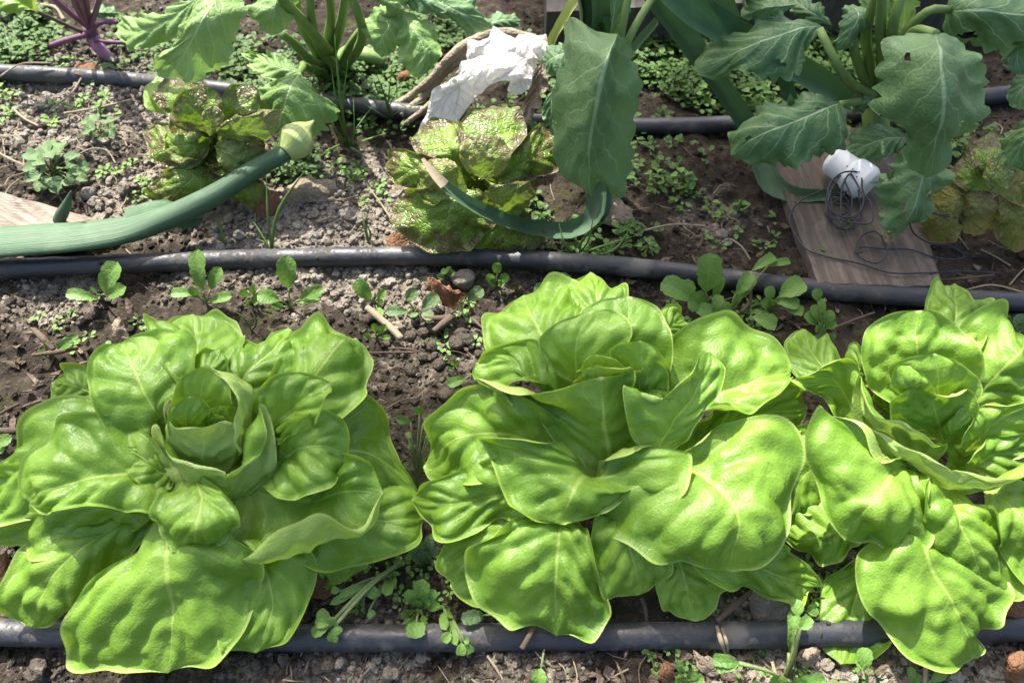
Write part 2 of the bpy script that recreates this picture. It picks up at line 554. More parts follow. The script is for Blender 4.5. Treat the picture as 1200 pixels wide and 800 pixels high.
def leaf_geo(cols, mid, nu=40, nv=36, wave=0.0022, pucker=0.0006, ruffle=0.0022, ruffle_n=2.3, axis=None, vein_h=0.0022, bulge=0.0, lip=0.0, pillow=0.0, tooth=0.0, tooth_n=9, lobe=0.0,
             holes=(), px=True, curl=0.0):
    """cols: polylines base -> tip running side by side from the left margin to the right margin"""
    LEAF_SEED[0] += 1
    sd_ = LEAF_SEED[0]
    C = []
    for c in cols:
        c = parse(c)
        C.append(np.array([P(*q) for q in c]) if px else np.array(c))
    base, tip = C[mid][0], C[mid][-1]
    t = np.linspace(0, 1, nu)
    t = t ** 0.9
    Sx = []
    for k, c in enumerate(C):
        if k != mid:
            c = np.concatenate([base[None], c, tip[None]])
        Sx.append(spline(c, t))
    Sx = np.array(Sx)                                   # nc, nu, 3
    nc = len(C)
    v = np.sin(np.linspace(-1, 1, nv) * np.pi / 2 * 0.92) / math.sin(np.pi / 2 * 0.92)
    cpos = np.where(v < 0, (v + 1) * mid, mid + v * (nc - 1 - mid))
    T = np.zeros_like(Sx)
    T[0], T[-1] = Sx[1] - Sx[0], Sx[-1] - Sx[-2]
    for i in range(1, nc - 1):
        T[i] = (Sx[i + 1] - Sx[i - 1]) / 2
    j = np.clip(np.floor(cpos).astype(int), 0, nc - 2)
    x = (cpos - j)[:, None, None]
    V = ((2 * x**3 - 3 * x**2 + 1) * Sx[j] + (x**3 - 2 * x**2 + x) * T[j] + (-2 * x**3 + 3 * x**2) * Sx[j + 1] + (x**3 - x**2) * T[j + 1])
    V = V.transpose(1, 0, 2)                            # nu, nv, 3
    uu, vv = np.meshgrid(t, v, indexing='ij')
    width = np.linalg.norm(Sx[0] - Sx[mid], axis=1) + np.linalg.norm(Sx[-1] - Sx[mid], axis=1)
    # toothed margins
    if tooth or lobe:
        ph = (sd_ * 0.37) % 1
        w1 = np.abs(((uu * tooth_n + ph + 0.15 * np.sin(uu * 23 + sd_)) % 1) - 0.35) / 0.65
        tt = -tooth * w1 * (0.6 + 0.8 * hash3(np.floor(uu * tooth_n + ph), np.sign(vv) + 2, uu * 0, sd_))
        lb = lobe * np.sin(uu * 15 + sd_ + np.sign(vv) * 0.8)
        side = np.where(vv < 0, 0, nc - 1)
        edge = Sx[side, np.arange(nu)[:, None].repeat(nv, 1)]
        V = V + (edge - Sx[mid][:, None, :]) * ((tt + lb) * np.abs(vv) ** 5 * np.sin(np.pi * np.clip(uu, 0, 1)) ** 0.5)[..., None]
    # normals
    dU = np.gradient(V, axis=0)
    dV = np.gradient(V, axis=1)
    N = np.cross(dV, dU)
    ln = np.linalg.norm(N, axis=2)[..., None]
    N = N / (ln + 1e-9)
    face = N[..., 2].mean() if axis is None else (N * (np.array(axis) - V)).sum(-1).mean()
    flip = face < 0
    if flip:
        N = -N
    size = max(np.linalg.norm(tip - base), width.max())
    sc = min(1.0, size / 0.09)
    fade = np.clip(uu * 4, 0, 1) * np.clip((1 - uu) * 6, 0.25, 1)
    off = np.array([sd_ * 3.1, sd_ * 1.7, 0])
    av = np.abs(vv)
    inner = np.clip((1 - av) * 5, 0, 1) * np.clip((1 - uu) * 5, 0, 1)
    h = 1.35 * wave * sc * vnoise(V * 28 + off, 9) + 0.55 * wave * sc * vnoise(V * 62 + off, 10) * (0.3 + 0.7 * inner)
    pk = vnoise(V * 120 + off, 12)
    h = h + pucker * (pk + 0.6 * vnoise(V * 210 + off, 13)) * inner
    h = h + pillow * sc * (2.2 * np.abs(vnoise(V * 36 + off, 17)) ** 0.8 + 0.9 * np.abs(vnoise(V * 85 + off, 18)) - 0.8) * (0.35 + 0.65 * inner)
    # sunk midrib and side veins
    h = h - 0.0012 * sc * np.exp(-(av / 0.07) ** 2) * (1 - uu)
    tv = uu * 5.5 - av ** 0.85 * 1.7 + (vv > 0) * 0.47
    h = h + vein_h * sc * (np.abs(np.sin(np.pi * (tv - 0.5))) ** 0.7 - 0.6) * inner * np.clip(av * 4, 0, 1)
    h = h + bulge * (1.0 if sd_ % 3 else -0.8) * sc * (np.sin(np.pi * np.clip(av, 0, 1) ** 0.8) - 0.35) * np.sin(np.pi * np.clip(uu, 0, 1)) ** 0.7
    h = h + lip * sc * np.clip((np.maximum(av, uu) - 0.86) / 0.14, 0, 1) ** 2
    phs = np.where(vv < 0, sd_ * 1.3, sd_ * 2.1)
    h = h + ruffle * sc * av ** 2.2 * (np.sin(uu * ruffle_n * 2 * np.pi + phs) + 0.35 * np.sin(uu * ruffle_n * 4.6 * np.pi + phs * 2))
    V = V + N * (h * fade)[..., None]
    uv = np.stack([(vv + 1) / 2, uu], -1).reshape(-1, 2)
    F = grid_faces(nu, nv)
    if flip:
        F = F[:, ::-1]
    if len(holes):
        cu = uu.reshape(-1)[F].mean(1)
        cv = vv.reshape(-1)[F].mean(1)
        keep = np.ones(len(F), bool)
        for (hu, hv, hr) in holes:
            keep &= ((cu - hu) / hr) ** 2 + ((cv - hv) / (hr * 1.3)) ** 2 > 1
        F = F[keep]
    return V.reshape(-1, 3), F, uv


def leaf(parent, cols, mat, mid=1, name='leaf', label=None, **kw):
    kw.setdefault('axis', np.array(parent.location[:]) + np.array([0, 0, kw.pop('axis_z', 0.30)]))
    V, F, uv = leaf_geo(cols, mid, **kw)
    o = obj(name, mesh_np(name, local(V, parent), F, uv, mat), parent)
    if label:
        o['label'] = label
    return o


def plant(name, foot, label, cat, group=None):
    p = G(*foot)
    return thing(name, p, label, cat, group)


def leaves(parent, text, mat, **kw):
    """one line per leaf: left margin | midrib | right margin (| ...) ; '@k' at the start sets the midrib column"""
    for line in text.strip().splitlines():
        line = line.strip()
        if not line or line.startswith('#'):
            continue
        mid = 1
        if line[0] == '@':
            mid = int(line[1]); line = line[2:]
        leaf(parent, [c.strip() for c in line.split('|')], mat, mid, **kw)


def mini(parent, b, t, w, mat, arch=0.25, shape=(0.55, 1.0, 0.75), name='leaf', nrm=(0.0, -0.35, 1.0), cup=0.12, nu=9, nv=7, **kw):
    """small leaf from world point b to t, w = full width in metres"""
    b, t = np.asarray(b, float), np.asarray(t, float)
    d = t - b
    L = np.linalg.norm(d) + 1e-9
    s = np.cross(d, np.array(nrm, float))
    s /= np.linalg.norm(s) + 1e-9
    n = np.cross(s, d / L)
    q = (0.3, 0.65, 0.92)
    ar = [arch * L * 4 * k * (1 - k) * 0.5 for k in q]
    Mx = [b, *[b + d * k + n * a for k, a in zip(q, ar)], t]
    Lx = [b + d * k - s * w / 2 * f + n * (a + cup * w) for k, f, a in zip(q, shape, ar)]
    Rx = [b + d * k + s * w / 2 * f + n * (a + cup * w) for k, f, a in zip(q, shape, ar)]
    kw.setdefault('wave', 0.0008); kw.setdefault('pucker', 0.0002); kw.setdefault('ruffle', 0.0006)
    V, F, uv = leaf_geo([Lx, Mx, Rx], 1, nu, nv, px=False, **kw)
    return obj(name, mesh_np(name, local(V, parent), F, uv, mat), parent)


def strap(parent, pts, mat, name='leaf', fold=0.25, nu=40, nv=9, tilt=0.0, label=None):
    """long strap leaf: pts = (px, py, z, width_px)"""
    pts = parse(pts)
    c = np.array([P(*q[:3]) for q in pts])
    w = np.array([q[3] * m_per_px(p) for q, p in zip(pts, c)])
    t = np.linspace(0, 1, nu)
    Cc = spline(c, t)
    d = np.linalg.norm(np.diff(c, axis=0), axis=1)
    tt = np.concatenate([[0], np.cumsum(d)]) / d.sum()
    W = np.interp(t, tt, w)
    T = np.gradient(Cc, axis=0)
    T /= np.linalg.norm(T, axis=1)[:, None]
    view = np.array([0, 0, CAM_H]) - Cc
    view /= np.linalg.norm(view, axis=1)[:, None]
    n = view + np.array([0, 0, 0.6])
    s = np.cross(T, n)
    s /= np.linalg.norm(s, axis=1)[:, None]
    nn = np.cross(s, T)
    v = np.linspace(-1, 1, nv)
    V = Cc[:, None] + s[:, None] * (W[:, None] / 2 * v[None])[..., None] + nn[:, None] * ((W[:, None] * fold) * (np.abs(v[None]) ** 1.5 - 0.5))[..., None]
    V = V + nn[:, None] * (0.0012 * vnoise(V * 50, 31))[..., None]
    uv = np.stack(np.meshgrid(t, (v + 1) / 2, indexing='ij')[::-1], -1).reshape(-1, 2)
    o = obj(name, mesh_np(name, local(V.reshape(-1, 3), parent), grid_faces(nu, nv), uv, mat), parent)
    if label:
        o['label'] = label
    return o


def pxpath(s):
    return np.array([P(*q[:3]) for q in parse(s)])

# ================================================================== SETTING
def axis(lo, hi, step, far):
    core = np.arange(lo, hi, step)
    out = [step]
    ext = []
    s, p = step, 0
    while p < far:
        s *= 1.35
        p += s
        ext.append(p)
    ext = np.array(ext)
    return np.concatenate([(lo - ext)[::-1], core, hi + ext])


gx, gy = axis(-0.80, 0.80, 0.0031, 30), axis(0.02, 1.08, 0.0031, 30)
XX, YY = np.meshgrid(gx, gy, indexing='ij')
ZZ = soil_z(XX, YY)
GRAVEL_SUN = [(400, 250, .10, 1.0), (330, 270, .08, 1), (170, 230, .06, .9), (560, 390, .05, .42), (520, 420, .05, .38), (480, 370, .05, .5), (230, 140, .10, .7), (450, 325, .05, .9),  # dry gravelly patches, plus spots coloured paler as if sunlit
          (430, 780, .05, .7), (900, 785, .06, .9), (1080, 785, .08, .9), (600, 775, .05, .6), (830, 250, .05, .45), (60, 335, .05, .7), (120, 110, .12, .8), (40, 130, .10, .8), (200, 330, .03, .5)]


def dry_sun_tone(x, y):  # soil dryness and painted sunlight in one mask
    p = np.stack([x, y, np.zeros_like(x)], -1)
    g = 0.22 + 0.28 * vnoise(p * 16, 71)
    for (cx, cy, r, w) in GRAVEL_SUN:
        c = P(cx, cy)
        g = np.maximum(g, w * np.clip(1.5 - np.hypot(x - c[0], y - c[1]) / r, 0, 1) + 0.15 * vnoise(p * 40, 72))
    return g


ground = obj('soil', mesh_np('soil', np.stack([XX, YY, ZZ], -1).reshape(-1, 3), grid_faces(len(gx), len(gy))[:, ::-1], mat=M_SOIL,
                             attrs={'dry': np.clip(dry_sun_tone(XX, YY), 0, 1).ravel()}))
tag(ground, 'dark crumbly garden soil of the vegetable bed', kind='structure')


# crumbs of soil: real low-poly clods, far too many to count
def ico(sub):
    import bmesh
    bm = bmesh.new()
    bmesh.ops.create_icosphere(bm, subdivisions=sub, radius=1)
    V = np.array([v.co[:] for v in bm.verts])
    F = np.array([[v.index for v in f.verts] for f in bm.faces])
    bm.free()
    return V, F


def scatter_clods(name, xy, rad, mat, sub, label):
    V0, F0 = ico(sub)
    nvar = 14
    vars_ = []
    for k in range(nvar):
        d = 1 + 0.42 * vnoise(V0 * 1.4 + k * 7.7, 50) + 0.26 * vnoise(V0 * 3.1 + k * 3.3, 51)
        vars_.append(V0 * d[:, None] * rng.uniform(0.7, 1.15, 3))
    vars_ = np.array(vars_)
    n = len(xy)
    k = rng.integers(0, nvar, n)
    a = rng.uniform(0, 2 * np.pi, n)
    z = soil_z(xy[:, 0], xy[:, 1])
    A = vars_[k] * rad[:, None, None]
    ca, sa = np.cos(a)[:, None], np.sin(a)[:, None]
    X = A[..., 0] * ca - A[..., 1] * sa + xy[:, 0:1]
    Y = A[..., 0] * sa + A[..., 1] * ca + xy[:, 1:2]
    Zz = A[..., 2] * 0.85 + (z + rad * 0.35)[:, None]
    V = np.stack([X, Y, Zz], -1).reshape(-1, 3)
    F = (F0[None] + (np.arange(n) * len(V0))[:, None, None]).reshape(-1, 3)
    o = obj(name, mesh_np(name, V, F, mat=mat, smooth=False))
    tag(o, label, kind='stuff')
    return o


def sample_xy(n):
    """even over the picture: positions drawn along sight lines, a little beyond the frame"""
    px = rng.uniform(-400, 1600, n)
    py = rng.uniform(-60, 900, n)
    return np.array([P(a, b)[:2] for a, b in zip(px, py)])


def clods(n, rmed, sg, sub, names, thr, local_=0):
    xy = sample_xy(n)
    for (cx, cy, r, w) in GRAVEL_SUN:
        if local_:
            k = int(local_ * w * (r / .08) ** 2)
            c = P(cx, cy)
            xy = np.concatenate([xy, np.stack([c[0] + rng.normal(0, r * .75, k), c[1] + rng.normal(0, r * .6, k)], -1)])
    d = dry_sun_tone(xy[:, 0], xy[:, 1])
    k = rng.uniform(0, 1, len(xy)) < np.clip((d - thr) * 2.2, 0.12, 1)
    xy, d = xy[k], d[k] + rng.normal(0, .12, k.sum())
    r = np.exp(rng.normal(math.log(rmed), sg, len(xy)))
    for (lo, hi, mat, nm, lab) in ((-9, .34, M_DAMP_SHADE, 'damp_' + names, 'dark damp ' + names.replace('_', ' ') + ' on the moist, shade toned soil'),
                                   (.34, .62, M_CLOD, 'grey_' + names, 'grey ' + names.replace('_', ' ') + ' on the half dry, mid toned soil'),
                                   (.62, 9, M_DRY_SUNCLOD, 'pale_' + names, 'pale dry ' + names.replace('_', ' ') + ' on dry soil toned paler for sun')):
        q = (d >= lo) & (d < hi)
        if q.any():
            scatter_clods(nm, xy[q], r[q], mat, sub, lab)


clods(82000, 0.0013, 0.36, 1, 'soil_crumbs', 0.12)
clods(15000, 0.0024, 0.40, 2, 'soil_clods', 0.22, 420)


# ------------------------------------------------------------------ irrigation pipes
def pipe(pts, label, zc, r=0.0091):
    c = []
    for x, y in pts:
        c.append(P(x, y, zc * 100))
    root = thing('irrigation_pipe', (c[len(c) // 2][0], c[len(c) // 2][1], 0), label, 'pipe', 'irrigation pipes across the bed')
    V, Q, Tt, uv = tube_arrays(c, r, n=420, sides=20, seed=3, rough=0.05)
    obj('hose', mesh_mixed('hose', local(V, root), Q, Tt, uv, M_PIPE), root)
    return root, np.array(c)


pip_mid, c_mid = pipe([(-1500, 352), (-700, 344), (-260, 330), (-120, 321), (0, 315), (120, 310), (250, 305), (400, 301), (520, 300), (640, 306), (760, 315), (850, 326), (950, 338), (1050, 346), (1200, 354), (1330, 358), (1800, 362), (2700, 350)],
             'black irrigation pipe running across the middle of the bed above the green lettuces', 0.0068)
pip_low, c_low = pipe([(-1800, 752), (-800, 742), (-160, 737), (0, 740), (120, 743), (400, 747), (700, 745), (1000, 741), (1200, 735), (1330, 730), (2000, 722), (3000, 730)],
             'black irrigation pipe in front of and partly under the green lettuces', 0.0075)
pip_top, c_top = pipe([(-1200, 60), (-700, 70), (-200, 80), (0, 85), (90, 90), (180, 97), (300, 110), (440, 127), (600, 142), (745, 148), (850, 146), (1000, 134), (1180, 110), (1350, 92), (1800, 80), (2400, 84)],
             'black irrigation pipe at the back passing under the brassica leaves', 0.0075)


def drip_hole(root, px, py, zc):
    p = P(px, py, zc)
    V, Q, Tt, uv = tube_arrays([p + np.array([0, -.0006, 0]), p + np.array([0, .0016, -.0006])], 0.0015, n=3, sides=8)
    obj('drip_hole', mesh_mixed('drip_hole', local(V, root), Q, Tt, uv, M_HOLE), root)


drip_hole(pip_mid, 117, 309, 1.5)
drip_hole(pip_mid, 372, 303, 1.5)
drip_hole(pip_low, 971, 731, 1.6)


def band(root, c, f):
    i = f * (len(c) - 1)
    q = spline(c, [f - .004, f + .004])
    V, Q, Tt, uv = tube_arrays([q[0], q[1]], 0.0102, n=3, sides=20)
    obj('pipe_band', mesh_mixed('pipe_band', local(V, root), Q, Tt, uv, M_PIPE), root)


# ------------------------------------------------------------------ boards
def board(corners, z0, thick, mat, label, group=None):
    """corners: far left, far right, near right, near left (px)"""
    c = [P(x, y, z0 * 100 + thick * 100) for x, y in corners]
    n, k = 26, 14
    u, v = np.meshgrid(np.linspace(0, 1, n), np.linspace(0, 1, k), indexing='ij')
    top = ((1 - u)[..., None] * ((1 - v)[..., None] * c[0] + v[..., None] * c[1]) + u[..., None] * ((1 - v)[..., None] * c[3] + v[..., None] * c[2]))
    top = top + np.array([0, 0, 1]) * (0.0009 * vnoise(top * np.array([160, 30, 1]), 5) + 0.0007 * vnoise(top * 60, 6))[..., None]
    d = (c[3] - c[0]) / np.linalg.norm(c[3] - c[0])
    s = (c[1] - c[0]) / np.linalg.norm(c[1] - c[0])
    top[-1] += d * (0.0025 * vnoise(top[-1] * 140, 8))[:, None]
    top[:, 0] += s * (0.0012 * vnoise(top[:, 0] * 60, 9))[:, None]
    bot = top - np.array([0, 0, thick])
    V = np.concatenate([top.reshape(-1, 3), bot.reshape(-1, 3)])
    F = [grid_faces(n, k), grid_faces(n, k)[:, ::-1] + n * k]
    idx = np.arange(n * k).reshape(n, k)
    for e in (idx[0], idx[-1], idx[:, 0], idx[:, -1]):
        F.append(np.stack([e[:-1], e[1:], e[1:] + n * k, e[:-1] + n * k], -1))
    F = np.concatenate(F)
    o0 = c[0]
    ang = math.atan2(d[1], d[0])
    ca, sa = math.cos(-ang), math.sin(-ang)
    W = V - o0
    W = np.stack([W[:, 0] * ca - W[:, 1] * sa, W[:, 0] * sa + W[:, 1] * ca, W[:, 2]], -1)
    o = obj('wooden_board', mesh_np('wooden_board', W, F, mat=mat, smooth=False))
    o.location = Vector(o0.tolist())
    o.rotation_euler = (0, 0, ang)
    return tag(o, label, 'board', group)


board([(893, 150), (1040, 150), (1106, 336), (958, 331)], 0.004, 0.012, M_BOARD, 'weathered brown wooden board lying under the white plastic canister')
board([(-90, 222), (-10, 222), (132, 262), (40, 296)], 0.002, 0.010, M_BOARD2, 'pale sun bleached wooden board beside the left end of the onion stalk')

board([(640, -44), (1420, -60), (1420, -22), (640, 14)], 0.004, 0.05, M_BOARD3, 'long grey wooden edging board along the back of the bed')

# the strip beyond the bed
pth_c = [P(-500, -70), P(1700, -70)]
V = np.array([[-3, 1.13, .006], [3, 1.13, .006], [3, 2.2, .006], [-3, 2.2, .006]])
pv = []
for i in range(60):
    for j in range(14):
        x, y = -3 + 6 * i / 59, 1.11 + 1.2 * j / 13
        pv.append([x, y, 0.012 + 0.006 * math.sin(x * 9 + j) * math.sin(y * 13 + i)])
pv = np.array(pv)
tag(obj('path', mesh_np('path', pv, grid_faces(60, 14)[:, ::-1], mat=M_STONE)), 'trodden earth path behind the bed', kind='structure')

# ------------------------------------------------------------------ added unseen shade caster: leaves placed along the sun rays over the bed
SHADE = [(730, -90), (1500, -90), (1500, 440), (1215, 448), (1120, 452), (1040, 470), (985, 470), (940, 520), (900, 560), (850, 640), (790, 690), (690, 735), (560, 735),
         (400, 745), (250, 770), (110, 760), (40, 720), (45, 600), (60, 530), (40, 490), (-60, 500), (-60, 385), (100, 375), (190, 440), (280, 405), (330, 372), (430, 375), (520, 350),
         (580, 345), (620, 300), (640, 240), (720, 210), (735, 110)]


def inside(px, py, poly):
    c = False
    j = len(poly) - 1
    for i in range(len(poly)):
        xi, yi = poly[i]; xj, yj = poly[j]
        if (yi > py) != (yj > py) and px < (xj - xi) * (py - yi) / (yj - yi) + xi:
            c = not c
        j = i
    return c


def shade_caster():
    r_ = np.random.default_rng(21)
    s = np.array(sdir[:])
    root = thing('shade_caster', (-2.0, 5.2, 0), 'added unseen shade caster, tree shaped, its leaves placed to shade the bed', 'tree')
    spots = []
    na = nb = 0
    while na < CASTER_LOW or nb < CASTER_HIGH:
        px, py = r_.uniform(-120, 1500), r_.uniform(-90, 800)
        if not inside(px, py, SHADE):
            continue
        q = P(px, py, 6)
        if py < 350 or (px > 940 and py < 480):
            if na >= CASTER_LOW: continue
            na += 1
            h = r_.uniform(2.7, 3.5)
        else:
            if nb >= CASTER_HIGH: continue
            nb += 1
            h = r_.uniform(6.0, 7.5)
        spots.append(q + s * (h - q[2]) / s[2])
    spots = np.array(spots)
    n = len(spots)
    base = np.array([[0, 0], [-.5, .35], [0, .35], [.5, .35], [-.42, .7], [0, .7], [.42, .7], [0, 1.0]])
    tri = np.array([[0, 2, 1], [0, 3, 2], [1, 2, 5], [1, 5, 4], [2, 3, 6], [2, 6, 5], [4, 5, 7], [5, 6, 7]])
    VV = []
    for c in spots:
        L = r_.uniform(.05, .085)
        d = r_.normal(0, 1, 3) * np.array([1, 1, .5]); d /= np.linalg.norm(d)
        nn = s + r_.normal(0, .45, 3)
        w = np.cross(d, nn); w /= np.linalg.norm(w)
        d = np.cross(nn, w); d /= np.linalg.norm(d)
        n2 = np.cross(w, d)
        VV.append(c + d * ((base[:, 1] - .5) * L)[:, None] + w * (base[:, 0] * L * .62)[:, None] + n2 * (L * .15 * np.abs(base[:, 0]))[:, None])
    V = np.concatenate(VV)
    F = (tri[None] + (np.arange(n) * 8)[:, None, None]).reshape(-1, 3)
    uv = np.tile(np.stack([base[:, 0] + .5, base[:, 1]], -1), (n, 1))
    o = obj('foliage', mesh_np('foliage', local(V, root), F, uv, M_CASTERLEAF), root)
    o['kind'] = 'stuff'
    t0 = np.array([-2.0, 5.2, -.05])
    top = spots.mean(0)
    tube('caster_trunk', [t0, t0 + [.05, -.05, .9], t0 + [.12, -.15, 2.2], t0 + [.2, -.3, 3.4]], [.12, .10, .08, .06], M_CASTERBARK, root, n=20, sides=14, rough=.1)
    fork = t0 + [.2, -.3, 3.38]
    for k in range(22):
        e = spots[r_.integers(0, n)]
        m1 = fork + (e - fork) * .5 + np.array([r_.normal(0, .06), r_.normal(0, .06), .12])
        tube('caster_branch', [fork, m1, e], [.04, .015, .005], M_CASTERBARK, root, n=16, sides=7, rough=.1, seed=k)
    return root


CASTER_LOW, CASTER_HIGH = 600, 80
M_CASTERLEAF = leaf_material('caster_leaf', (0.05, 0.10, 0.025), (0.08, 0.14, 0.03), (0.12, 0.18, 0.06), (0.12, 0.18, 0.06), (0.12, 0.25, 0.03), 0.2, 0.5, 6)
shade_caster()

# ================================================================== GREEN LETTUCES
LG = 'green butterhead lettuces in the front row'
lt = plant('butterhead_lettuce', (245, 600), 'leftmost green butterhead lettuce, open head with large leaves lying over the near pipe', 'lettuce', LG)
KW = dict(nu=60, nv=52, wave=0.0055, ruffle=0.0068, vein_h=0.0038, bulge=0.0025, lip=0.0045, pucker=0.0013, pillow=0.0019)
leaves(lt, '''
165,630,6.5 112,690,5 85,740,3.5 74,783,2.2 130,777,2.2 | 228,585,5 200,620,7.5 195,665,7.5 200,720,5.5 197,788,2.6 | 275,632,7.5 309,650,7 303,695,5 283,740,3.5 243,771,2.6
100,610,6 20,640,5 10,680,4 14,722,2.6 | 200,585,5 120,625,6.5 70,665,5.5 35,735,2.3 | 160,640,5 125,680,3.5 82,702,2.6 60,732,2.3
120,560,8.5 40,545,8 -20,560,6 | 205,560,6 130,590,8 50,600,7.5 -30,605,4 | 165,618,7 115,635,6 75,647,5.5 10,640,4.5 -25,630,4
160,480,9.5 107,466,9 60,482,8.5 12,525,7.5 -20,560,6.5 | 205,540,7 130,520,9 60,530,9 -25,590,5.5 | 170,560,7 100,590,7.5 30,610,6.5 -15,615,5.5
175,510,10.5 120,485,11.5 72,492,11 40,528,10 31,565,9 | 205,560,8 140,555,10 85,565,10 36,588,8.5 | 185,606,9 150,597,9.7 110,594,9.7 75,600,9.2 52,602,8.6
190,580,9.5 178,608,9.5 205,632,8 | 225,560,8 235,590,10 232,612,10 228,638,7.5 | 260,575,10 282,604,9.5 266,630,8
255,640,5 260,700,4 270,755,2.6 | 270,600,5 310,660,5.5 320,710,4 300,765,2.4 | 340,630,5.5 370,655,5 362,705,4 340,742,2.8
@1 320,545,8 380,530,9 430,537,9 | 285,570,7 350,585,7 410,575,8 450,577,8.2 | 300,620,6 345,652,6.2 400,634,7 440,606,7.8 | 255,643,5.5 312,633,8.6 365,626,9.1 422,612,8.8
350,585,6 420,590,5 465,590,3.5 | 300,560,6 380,530,7.5 430,530,6.5 488,578,3 | 370,490,8.5 422,463,8 458,495,6.5 466,540,4.8
350,560,6 425,560,6 478,570,4 | 300,580,5 390,600,6 450,610,4.5 497,606,2.5 | 330,640,5 387,668,4 432,661,3.5 482,634,2.8
350,665,2.2 380,686,1.5 | 340,630,3 380,665,2.5 398,684,1.5 | 390,640,2.8 430,660,1.8
305,470,11 330,420,11.5 340,393,11 372,377,10 | 290,520,8 345,470,11 385,420,11.5 412,397,9.5 | 340,510,9 400,490,9.5 428,450,9 428,420,9
205,450,11.5 180,405,11 178,386,10 200,372,9.3 | 245,480,9 235,430,11.5 228,395,11 226,368,9 | 270,440,11 287,405,10.5 275,380,9.5 250,371,9.2
265,445,11 285,405,10.5 310,391,10.2 | 265,490,9 290,440,11.5 318,410,11.5 341,386,10 | 310,470,10.5 350,440,11.5 353,420,11 348,400,10.5
160,535,10 125,500,11 110,467,12 101,440,12.5 115,415,12 | 197,505,9 180,475,11.2 160,440,12.2 144,403,11.5 | 205,470,12 235,430,12.5 237,408,12.5 210,386,12.5 175,389,12
215,440,12 235,415,12.7 | 235,470,10 245,435,12.5 258,410,12.7 | 265,450,11.5 266,428,12.2
@1 165,525,10 140,528,10 | 205,560,8 178,548,9.5 150,532,10 | 195,575,8.5 172,572,9.3 148,548,9.8
105,432,8 80,433,7.5 | 130,470,7 95,455,8 63,447,6.5 | 100,480,7 66,475,6
297,500,11 300,460,12.5 330,437,13 362,437,13 | 300,535,8 330,490,11 360,462,12.4 388,448,12.5 | 325,525,9.5 350,507,11.2 378,482,12.5 389,462,12.4
325,510,10 350,487,11.5 380,481,11.8 403,492,11 | 310,560,7.5 340,530,9.6 375,522,10.5 409,532,9.5 | 312,572,8.5 327,584,8.7 362,580,9 392,565,9
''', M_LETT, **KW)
KI = dict(axis_z=0.12, nu=46, nv=44, wave=0.0036, ruffle=0.0030, vein_h=0.0022, bulge=0.0015, lip=0.0025, pucker=0.0010, pillow=0.0022)
leaves(lt, '''
200,570,5 182,535,8 | 245,600,3.5 245,560,6.5 250,522,9 | 300,570,5 312,530,8.3
188,520,8 186,490,10 | 235,560,6 225,520,8.6 215,480,10.6 | 250,530,8 252,490,10.5
205,515,9 194,495,11 202,465,13 215,440,14.5 | 240,530,7 238,490,10.5 236,455,13.5 242,428,15 | 275,520,9 280,480,12 265,445,14.5
283,525,11 280,490,13 268,455,14.3 | 275,545,7 300,505,10.3 293,465,12.8 246,430,14.8 | 310,520,9 307,480,11 285,447,13
203,515,10 196,495,12 200,475,13.3 | 225,525,8 220,500,11 219,480,13 222,464,14 | 240,505,10 246,485,12.5 246,472,13.6
242,502,11 239,488,12.4 246,478,13 | 250,510,10 254,494,11.5 258,476,13.3 | 266,500,11 268,482,12.8 264,475,13.2
246,500,11.5 244,491,12.4 | 252,506,10 251,496,12 254,485,13 | 260,500,11.5 262,488,12.8
205,545,8.5 195,515,10.5 194,498,12 212,500,12.8 | 240,560,7.5 238,530,10.5 237,501,13 | 275,545,8.5 282,522,10.5 279,501,12 258,497,12.8
215,575,6.5 185,545,9 172,504,11 207,530,10.8 240,547,10.6 | 258,592,5 263,578,8 266,557,10.6 | 295,580,7 324,545,9 311,477,12.5 318,510,11.5 298,538,10.8
''', M_HEART, **KI)

